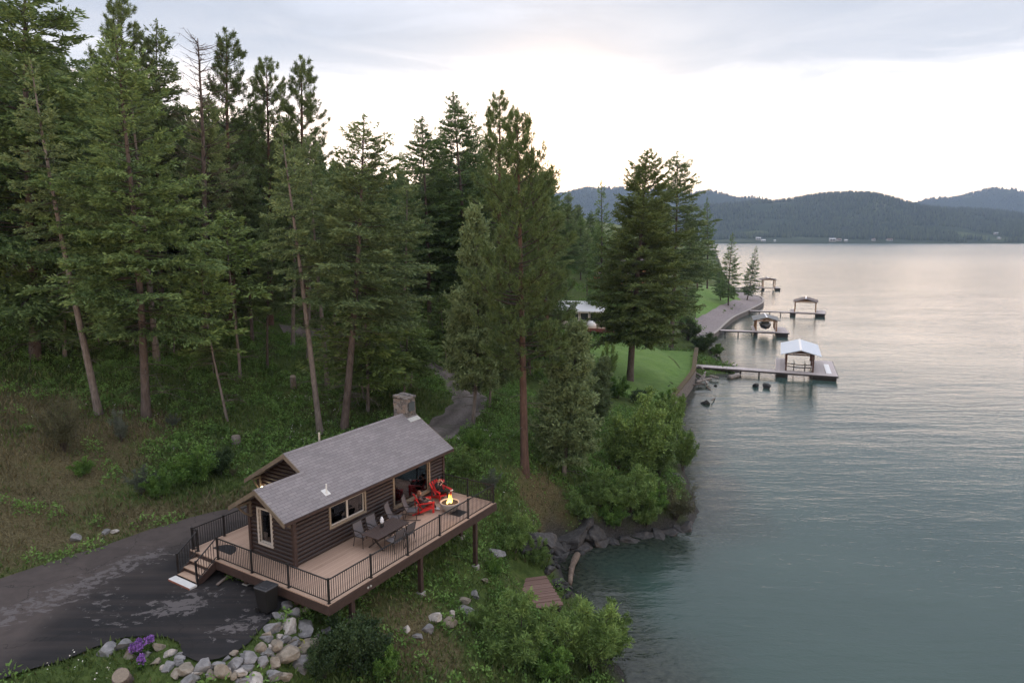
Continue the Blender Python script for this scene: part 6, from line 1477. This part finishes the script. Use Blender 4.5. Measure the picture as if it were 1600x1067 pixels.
p3 = at(1290, 490.5, .9); a3 = -24; PW3 = 8.4; o3 = (p3[0] - PW3 * math.cos(R(a3)), p3[1] - PW3 * math.sin(R(a3)))
D3 = dock('far dock with a brown roofed open shelter and a long gangway', o3, a3, 11.5, 1.8, PW3, 9, (1.2, 6.0, 1.8), .9, M_roofbr, M_postt, (.6, 6.6, .6, 8.5, 2.7, 3.6))
p4 = at(1220, 450.5, .9); o4 = (p4[0] - 7 * math.cos(R(-15)), p4[1] - 7 * math.sin(R(-15)))
D4 = dock('farthest dock with a thin flat roof half hidden by the leaning fir', o4, -15, 14, 2, 7, 9, (1, 5, 2), .9, M_roofbr, M_postt, (-.5, 6, .6, 8.5, 3.0, 3.7))
# boat on its lift under the middle roof
bt_ = thing('motor_boat', 'black-hulled motor boat hanging under the dark dock roof', 'boat'); _m = Matrix.Translation((*o2, 1.25)) @ Matrix.Rotation(R(a2), 4, 'Z') @ Matrix.Translation((2.6, 1.9, 0)); bt_.location, bt_.rotation_euler = _m.to_translation(), _m.to_euler()
def hull(z0, z1, k0, k1, mat, nm):
    mb = MB(); rg_ = []
    for s in np.linspace(0, 1, 9):
        y = s * 6.2; wv = 1.2 * (1 - (1 - s) ** 4 * 1.0) ** .5 * (1 - .08 * s) if s > .0 else .06
        wv = 1.2 * min(1, (.06 + s * 2.4) ** .6); rg_.append([(-wv * k1, y - .5 * (1 - s) * 0, z1), (-wv * k0, y, z0), (0, y, z0 - .25 * min(1, s * 3 + .2)), (wv * k0, y, z0), (wv * k1, y, z1)])
    mb.rings(rg_); return mb.build(nm, mat, bt_, False)
hull(.05, .75, .72, 1.0, M_dark, 'hull'); hull(.78, .81, .97, .985, M_white, 'rub_rail')
mb = MB(); mb.prism([(-.75, 2.4, .87), (.75, 2.4, .87), (.62, 2.75, 1.35), (-.62, 2.75, 1.35)], (0, .05, .0)); mb.build('windshield', m_glass, bt_)
mb = MB(); mb.rbox(-.8, 3.4, .87, .8, 4.2, 1.15, .05); mb.build('seats', M_white, bt_); mb = MB(); mb.rbox(-.25, 6.2, .2, .25, 6.7, 1.2, .06); mb.build('outboard', M_dark, bt_)

# ================================================================ LAKE HOUSES
def house(label, x, y, z, w_, dp, h, ang, wm, rm, roof='flat', eave=.6, rise=.9, wins=((.1, .9),), deckm=None, small=False):
    o_ = thing('lake_house', label, 'house', (x, y, z), R(ang)); mb = MB(); mb.box(-w_ / 2, -dp / 2, -2 if not small else -4, w_ / 2, dp / 2, h); mb.build('wall', wm, o_)
    mb = MB()
    if roof == 'flat': mb.prism([(-w_ / 2 - eave, -dp / 2 - eave * 1.6, h + .001), (w_ / 2 + eave, -dp / 2 - eave * 1.6, h + .001), (w_ / 2 + eave, dp / 2 + eave, h + rise), (-w_ / 2 - eave, dp / 2 + eave, h + rise)], (0, 0, .22))
    else: mb.prism([(-w_ / 2 - eave, -dp / 2 - eave, h - .2), (-w_ / 2 - eave, dp / 2 + eave, h - .2), (-w_ / 2 - eave, 0, h + rise)], (w_ + 2 * eave, 0, 0))
    mb.build('roof', rm, o_)
    for a, c in wins:
        xa, xb = -w_ / 2 + w_ * a, -w_ / 2 + w_ * c; mb = MB(); za, zb = h * .30, h * .88
        for p_, q_, r_, s_ in ((xa - .1, xa, za - .1, zb + .1), (xb, xb + .1, za - .1, zb + .1), (xa, xb, za - .1, za), (xa, xb, zb, zb + .1)): mb.box(p_, -dp / 2 - .06, r_, q_, -dp / 2 + .02, s_)
        f_ = mb.build('window', M_ridge, o_); mb = MB(); mb.box(xa, -dp / 2 - .03, za, xb, -dp / 2 - .01, zb); mb.build('pane', m_pane, f_)
    return o_
m_pane, t, b = new_mat('dark window pane'); b.inputs['Base Color'].default_value = (.05, .06, .07, 1); b.inputs['Roughness'].default_value = .08
M_wallp = plain('pale plaster', (.42, .40, .38), .8, var=.1); M_roofw = plain('white membrane roof', (.74, .75, .78), .6, var=.06); M_orange = plain('orange cedar wall', (.36, .16, .06), .7, var=.2); M_redfas = plain('red brown deck fascia', (.17, .055, .045), .7, var=.2)
hx, hy = 11.5, 119.0; hz_ = 4.75
H1 = house('flat white-roofed lake house with big windows behind the lawn', hx, hy, hz_, 9.5, 7, 2.5, -14, M_wallp, M_roofw, wins=((.08, .2), (.24, .40), (.44, .60), (.64, .78), (.82, .95)))
mb = MB(); mb.box(-4.7, -6.4, -.16, 8.5, -3.502, 0); mb.build('terrace', M_deckedge, H1); mb = MB(); mb.box(-4.7, -6.47, -.55, 8.5, -6.401, .02); mb.build('terrace_fascia', M_redfas, H1)
for x in (-4.4, -1, 2.5, 5.5, 8.2): mb = MB(); mb.box(x - .1, -6.3, -3.5, x + .1, -6.1, -.161); mb.build('terrace_post', M_redfas, H1)
gc = thing('covered_grill', 'rounded white cover over a grill on the lake house terrace', 'grill cover', (hx + 2.2, hy - 5.6, hz_ + .002)); mb = MB(); mb.lathe([(.75, 0), (.78, .4), (.7, .8), (.42, 1.05), (0, 1.12)], 16); mb.build('cover', M_ridge, gc, True)
house('cedar lake house with an orange wall deep between the firs', 29.5, 182, 9.6, 13, 8, 3.2, -18, M_orange, M_roofbr, 'gable', .9, 1.8, ((.1, .3), (.4, .6), (.7, .9)))
M_farw = plain('white far house wall', (.40, .385, .38), .8, var=.05); M_farr = plain('far house roof', (.22, .15, .14), .8)
for px, dist, w_, h_, l_, rm in [(1301, 2240, 20, 9, 'white lakefront mansion, largest on the far shore', M_roofw), (1311, 2250, 13, 7, 'pink-roofed wing next to the white mansion on the far shore', M_farr), (1322, 2236, 9, 5, 'small white house at the right of the mansion across the lake', M_roofw), (1185, 2330, 16, 7, 'pale house on the slope above the far shore at the left', M_roofw), (1193, 2245, 13, 5, 'low white house at the waterline of the far left shore', M_roofw), (1211, 2240, 6, 4, 'tiny white hut on the far left shore', M_roofw), (1365, 2250, 9, 6, 'white cottage in the middle of the far shore', M_farr), (1390, 2250, 18, 5, 'long brown-roofed house on the far shore', M_farr), (1556, 2420, 14, 6, 'white house on the slope at the far right', M_roofw), (1561, 2300, 8, 5, 'smaller white house below the one at the far right', M_roofw)]:
    x = (px - 800) / FPX * dist * CP; zz = float(hill_z(np.array([x]), np.array([float(dist)]))[0]); house(l_, x, dist, max(zz, 1.5), w_, 9, h_, _rr.uniform(-20, 20), M_farw, rm, 'gable' if rm is M_farr else 'flat', .6, 2, ((.15, .45), (.55, .85)), small=True)

# ================================================================ SHRUBS ONE CAN TELL APART
def shrub(key, base, wpx, top, label, group=None):
    p = hit(*base); q = atY(top[0], top[1], p[1]); h = max(.5, q[2] - p[2]) * (1.22 if key in ('alder', 'willow') else 1.1); src, hn = PROTO[key]
    nat = {'bush1': 1.5, 'bush2': 1.4, 'willow': 1.5, 'alder': 2.0, 'olive': 1.5, 'greyb': 1.1}[key] * 1.15 * h / hn
    return plant(key, p[0], p[1], h, label, group, wpx / FPX * p[1] / 2 / nat)
S = shrub
S('bush2', (552, 1052), 165, (552, 962), 'big round dark shrub in front of the deck at the bottom edge'); S('bush2', (508, 1058), 90, (500, 1000), 'low spreading shrub between the rock heap and the big round shrub'); S('bush1', (600, 1062), 80, (604, 1010), 'lower shrub on the right shoulder of the big round shrub')
S('willow', (805, 1040), 150, (800, 945), 'feathery green bush left of the waterside willow at the bottom'); S('willow', (925, 1050), 165, (940, 945), 'tall waterside willow bush leaning over the lake at the bottom right of the bank'); S('willow', (898, 1005), 85, (900, 945), 'mid-green bush covering the lower end of the plank platform'); S('alder', (955, 1030), 90, (965, 955), 'light leafy bush overhanging the water beside the tall willow'); S('bush1', (860, 1060), 110, (865, 1010), 'low bright bush at the bottom edge below the willows'); S('willow', (755, 985), 70, (755, 945), 'soft tall weeds-like bush left of the plank platform')
S('bush1', (905, 925), 60, (905, 880), 'small leafy bush between the driftwood log and the platform') if False else None
S('alder', (1056, 672), 55, (1054, 615), 'alder bush at the foot of the retaining wall'); S('alder', (1066, 735), 60, (1064, 668), 'alder bush with branches touching the water below the bank'); S('alder', (1020, 700), 90, (1018, 618), 'tall alder bush in the middle of the bank behind the others'); S('alder', (1003, 745), 130, (1000, 632), 'tall light green alder bush on the shore right of the shaggy juniper'); S('alder', (1044, 700), 62, (1042, 632), 'rounded alder bush right at the water below the lawn'); S('alder', (1030, 745), 90, (1046, 672), 'bright alder bush hanging over the bank'); S('alder', (965, 735), 80, (968, 665), 'alder bush touching the shaggy juniper'); S('willow', (985, 800), 110, (985, 738), 'yellow-green bush above the rock ledges'); S('olive', (1055, 812), 88, (1052, 755), 'dry olive-grey bush on the very tip of the rocky point'); S('willow', (938, 790), 80, (935, 742), 'dark green bush under the shaggy juniper'); S('bush1', (1020, 795), 70, (1018, 752), 'low bush between the yellow-green bush and the dry olive bush')
S('willow', (905, 812), 70, (905, 775), 'green bush on top of the left rock ledge'); S('willow', (1010, 822), 70, (1008, 782), 'bush hanging over the middle ledge of the point'); S('bush1', (955, 822), 60, (955, 788), 'small leafy bush over the cove ledge'); S('bush2', (1005, 632), 60, (1002, 606), 'dark shrub at the near corner of the lawn'); S('bush1', (965, 622), 55, (962, 590), 'dark leafy shrub left of the leaning lawn trunk'); S('bush1', (1040, 640), 40, (1035, 612), 'small shrub by the near end of the retaining wall'); S('willow', (948, 600), 45, (948, 545), 'slim shrub in front of the lake house terrace')
S('bush2', (1100, 548), 55, (1098, 520), 'rounded shrub at the beach end of the lawn'); S('bush2', (1075, 532), 50, (1075, 495), 'shrub below the great lawn fir by the promenade'); S('bush1', (1120, 556), 30, (1120, 538), 'low grey-green shrub nearest the beach')
S('olive', (100, 705), 105, (105, 618), 'large olive-brown shrub at the edge of the dry meadow'); S('greyb', (190, 690), 45, (192, 645), 'small grey-green shrub right of the leaning trunk'); S('greyb', (222, 772), 60, (224, 735), 'pale shrub sprinkled with white flowers in the meadow edge'); S('bush1', (305, 755), 95, (300, 705), 'lush green shrub in the bank above the cabin gable'); S('bush2', (345, 742), 70, (345, 700), 'lush dark shrub left of the sawn stump'); S('bush1', (250, 775), 60, (255, 740), 'bright shrub next to the pale flowering shrub'); S('greyb', (272, 668), 30, (272, 648), 'silvery broad-leaved plant at the foot of the big fir'); S('bush1', (130, 742), 45, (132, 718), 'low yellow-green shrub below the large olive shrub'); S('olive', (365, 745), 16, (363, 730), 'tiny yellowish shrub by the gable end')
S('willow', (805, 862), 85, (800, 812), 'bright green bush to the right of the far deck post'); S('willow', (840, 880), 50, (838, 848), 'bright green bush above the cove beach'); S('bush1', (772, 898), 40, (772, 870), 'leafy green bush above the plank platform'); S('bush1', (742, 705), 45, (740, 672), 'light green bush at the corner of the dirt track'); S('greyb', (768, 770), 40, (768, 735), 'silvery bush just outside the far deck corner'); S('willow', (720, 740), 60, (722, 705), 'soft green bush behind the far deck railing'); S('bush1', (850, 700), 50, (850, 655), 'bush in the shade right of the great pine')
for key in list(PROTO):
    if key not in _used: kill(PROTO[key][0])

# ================================================================ GROUND COVER (nobody could count it)
rng = np.random.default_rng(77)
_TP = smooth_path(TRACK, 4)
FOOT = np.array([dw(-.1, -.0)[:2], dw(11.6, 0)[:2], dw(11.6, 8.8)[:2], dw(-.1, 8.8)[:2]]); FOOT_C = np.array([dw(1.2, 3.2)[:2], dw(11.5, 3.2)[:2], dw(11.5, 8.5)[:2], dw(1.2, 8.5)[:2]])
PLATP = np.array([p_[:2] for p_ in pc])
PILE = [tuple(o.location[:2]) for o in COL.objects if o.name.startswith('rock') and not o.name.startswith('rock_')]
def scatter(n, x0, x1, y0, y1, keep):
    X, Y = rng.uniform(x0, x1, n), rng.uniform(y0, y1, n)
    ok = (np.abs(X) < .80 * Y + 3) & (rng.random(n) < keep(X, Y)); X, Y = X[ok], Y[ok]
    ok = (sdist(X, Y, LANDPOLY, SHORE) > .9) & (sdist(X, Y, DRIVE) < -.05) & (seg_dist(X, Y, _TP) > 1.55) & (sdist(X, Y, LAWN) < 0) & ~inside(X, Y, FOOT_C) & (sdist(X, Y, PLATP) < -.7); X, Y = X[ok], Y[ok]
    ok = np.array([min((x - a) ** 2 + (y - b_) ** 2 for a, b_ in PILE) > .07 if y < 34 else True for x, y in zip(X, Y)]); X, Y = X[ok], Y[ok]
    return X, Y, zt(X, Y)
def dryness(X, Y): return .08 + .8 * sstep(-18, -25, X) * sstep(49, 41, Y) + .75 * np.exp(-((X - 2.5) ** 2 + (Y - 41) ** 2) / 8) + .8 * np.exp(-((X + 4) ** 2 + (Y - 25.5) ** 2) / 7) + .55 * np.exp(-((sdist(X, Y, DRIVE) + 1.2) / 1.8) ** 2) * sstep(28, 30, Y) * sstep(-12, -15, X) + .35 * (vnoise(X, Y, 2.2, 31) - .5) + .3 * (vnoise(X, Y, 6, 32) - .5)
M_grass = foliage('meadow grass', (.036, .066, .018), (.085, .130, .036), (.16, .195, .068)); M_dry = foliage('dry grass', (.072, .062, .030), (.145, .126, .066), (.25, .225, .14)); M_brush = foliage('green brush', (.032, .076, .020), (.115, .215, .050), (.20, .33, .09)); M_flow = foliage('white wild flowers', (.5, .5, .47), (.65, .65, .62), (.8, .8, .76), transl=.1)
lg, ld_ = Leaves(rng), Leaves(rng)
X, Y, Z = scatter(230000, -44, 22, 18, 62, lambda x, y: np.clip(1.25 - y / 70, .2, 1))
dr = dryness(X, Y); isd = rng.random(len(X)) < np.clip((dr - .25) * 1.6, .04, .93)
for L_, m_, h0 in ((lg, ~isd, .30), (ld_, isd, .27)):
    n = m_.sum(); hgt = h0 * rng.uniform(.5, 1.35, n) * (.6 + .9 * vnoise(X[m_], Y[m_], 3, 33)); ti = .25 + .5 * vnoise(X[m_], Y[m_], 1.6, 34) + rng.normal(0, .13, n)
    L_.add(np.stack([X[m_], Y[m_], Z[m_] - .02], 1), np.stack([rng.normal(0, .45, n), rng.normal(0, .45, n), np.ones(n)], 1), hgt, hgt * .085 + .006, ti)
tag(link_mesh('grass', lg.mesh('grass'), M_grass), 'green meadow grass and weeds on the banks', 'grass', kind='stuff'); tag(link_mesh('dry_grass', ld_.mesh('dry_grass'), M_dry), 'dry yellow-brown grass of the left meadow', 'grass', kind='stuff')
lb2 = Leaves(rng); lf2 = Leaves(rng)
def lush(X, Y):
    d_ = .85 * sstep(.30, .50, vnoise(X, Y, 4.2, 41) * .65 + vnoise(X, Y, 1.7, 42) * .35 + .16 * np.exp(-((X + 17) ** 2 / 90 + (Y - 46) ** 2 / 60)))
    return d_ * (1 - .88 * sstep(-18, -24, X) * sstep(48, 41, Y)) * np.clip(1 - .6 * np.exp(-((X - 2.5) ** 2 + (Y - 41) ** 2) / 8) - .85 * np.exp(-((X + 4) ** 2 + (Y - 25.5) ** 2) / 6), 0, 1)
X, Y, Z = scatter(8500, -48, 20, 19, 84, lush); k = 62; n = len(X)
rad = rng.uniform(.25, .75, n); hh = rng.uniform(.25, .75, n) * np.where(inside(X, Y, FOOT), .5, 1); idx = np.repeat(np.arange(n), k); m_ = len(idx); ph = rng.uniform(0, 6.28, m_); ct = rng.uniform(0, 1, m_); rr_ = np.sqrt(1 - ct ** 2) * rng.uniform(.6, 1.05, m_)
P = np.stack([X[idx] + np.cos(ph) * rr_ * rad[idx], Y[idx] + np.sin(ph) * rr_ * rad[idx], 0 * ct], 1); P[:, 2] = zt(P[:, 0], P[:, 1]) + ct * hh[idx] * rng.uniform(.5, 1.1, m_)
lb2.add(P, np.stack([np.cos(ph) * rr_, np.sin(ph) * rr_, rng.uniform(-.2, .7, m_)], 1) + rng.normal(0, .5, (m_, 3)), rng.uniform(.10, .22, m_), rng.uniform(.028, .055, m_), (.22 + .45 * rng.random(n))[idx] + .2 * ct + rng.normal(0, .1, m_))
tag(link_mesh('undergrowth', lb2.mesh('undergrowth'), M_brush), 'low leafy undergrowth covering the forest floor', 'undergrowth', kind='stuff')
X, Y, Z = scatter(5200, -75, 40, 80, 200, lambda x, y: .9 * sstep(.25, .5, vnoise(x, y, 6, 61))); k = 34; n = len(X); fu = Leaves(rng); idx = np.repeat(np.arange(n), k); m_ = len(idx)
P = np.stack([X[idx], Y[idx], Z[idx]], 1) + rng.normal(0, .6, (m_, 3)) * [1, 1, 0]; P[:, 2] = zt(P[:, 0], P[:, 1]) + rng.uniform(0, 1.1, m_) * rng.uniform(.3, 1, n)[idx]
fu.add(P, rng.normal(0, 1, (m_, 3)) + [0, 0, .3], rng.uniform(.25, .5, m_), rng.uniform(.07, .13, m_), (.15 + .5 * rng.random(n))[idx] + rng.normal(0, .1, m_))
tag(link_mesh('undergrowth', fu.mesh('undergrowth'), M_brush), 'bushy undergrowth between the farther trees', 'undergrowth', kind='stuff')
X, Y, Z = scatter(2600, -34, 14, 19, 52, lambda x, y: sstep(.66, .78, vnoise(x, y, 2.6, 51)) * .7 * (1 - .8 * sstep(-18, -24, x)))
for _ in range(3): n = len(X); lf2.add(np.stack([X, Y, Z + rng.uniform(.3, .5, n)], 1) + rng.normal(0, .05, (n, 3)), rng.normal(0, 1, (n, 3)), 0.06, .026, rng.uniform(.2, .9, n))
tag(link_mesh('wild_flowers', lf2.mesh('wild_flowers'), M_flow), 'scattered small white wild flowers in the grass', 'flowers', kind='stuff')
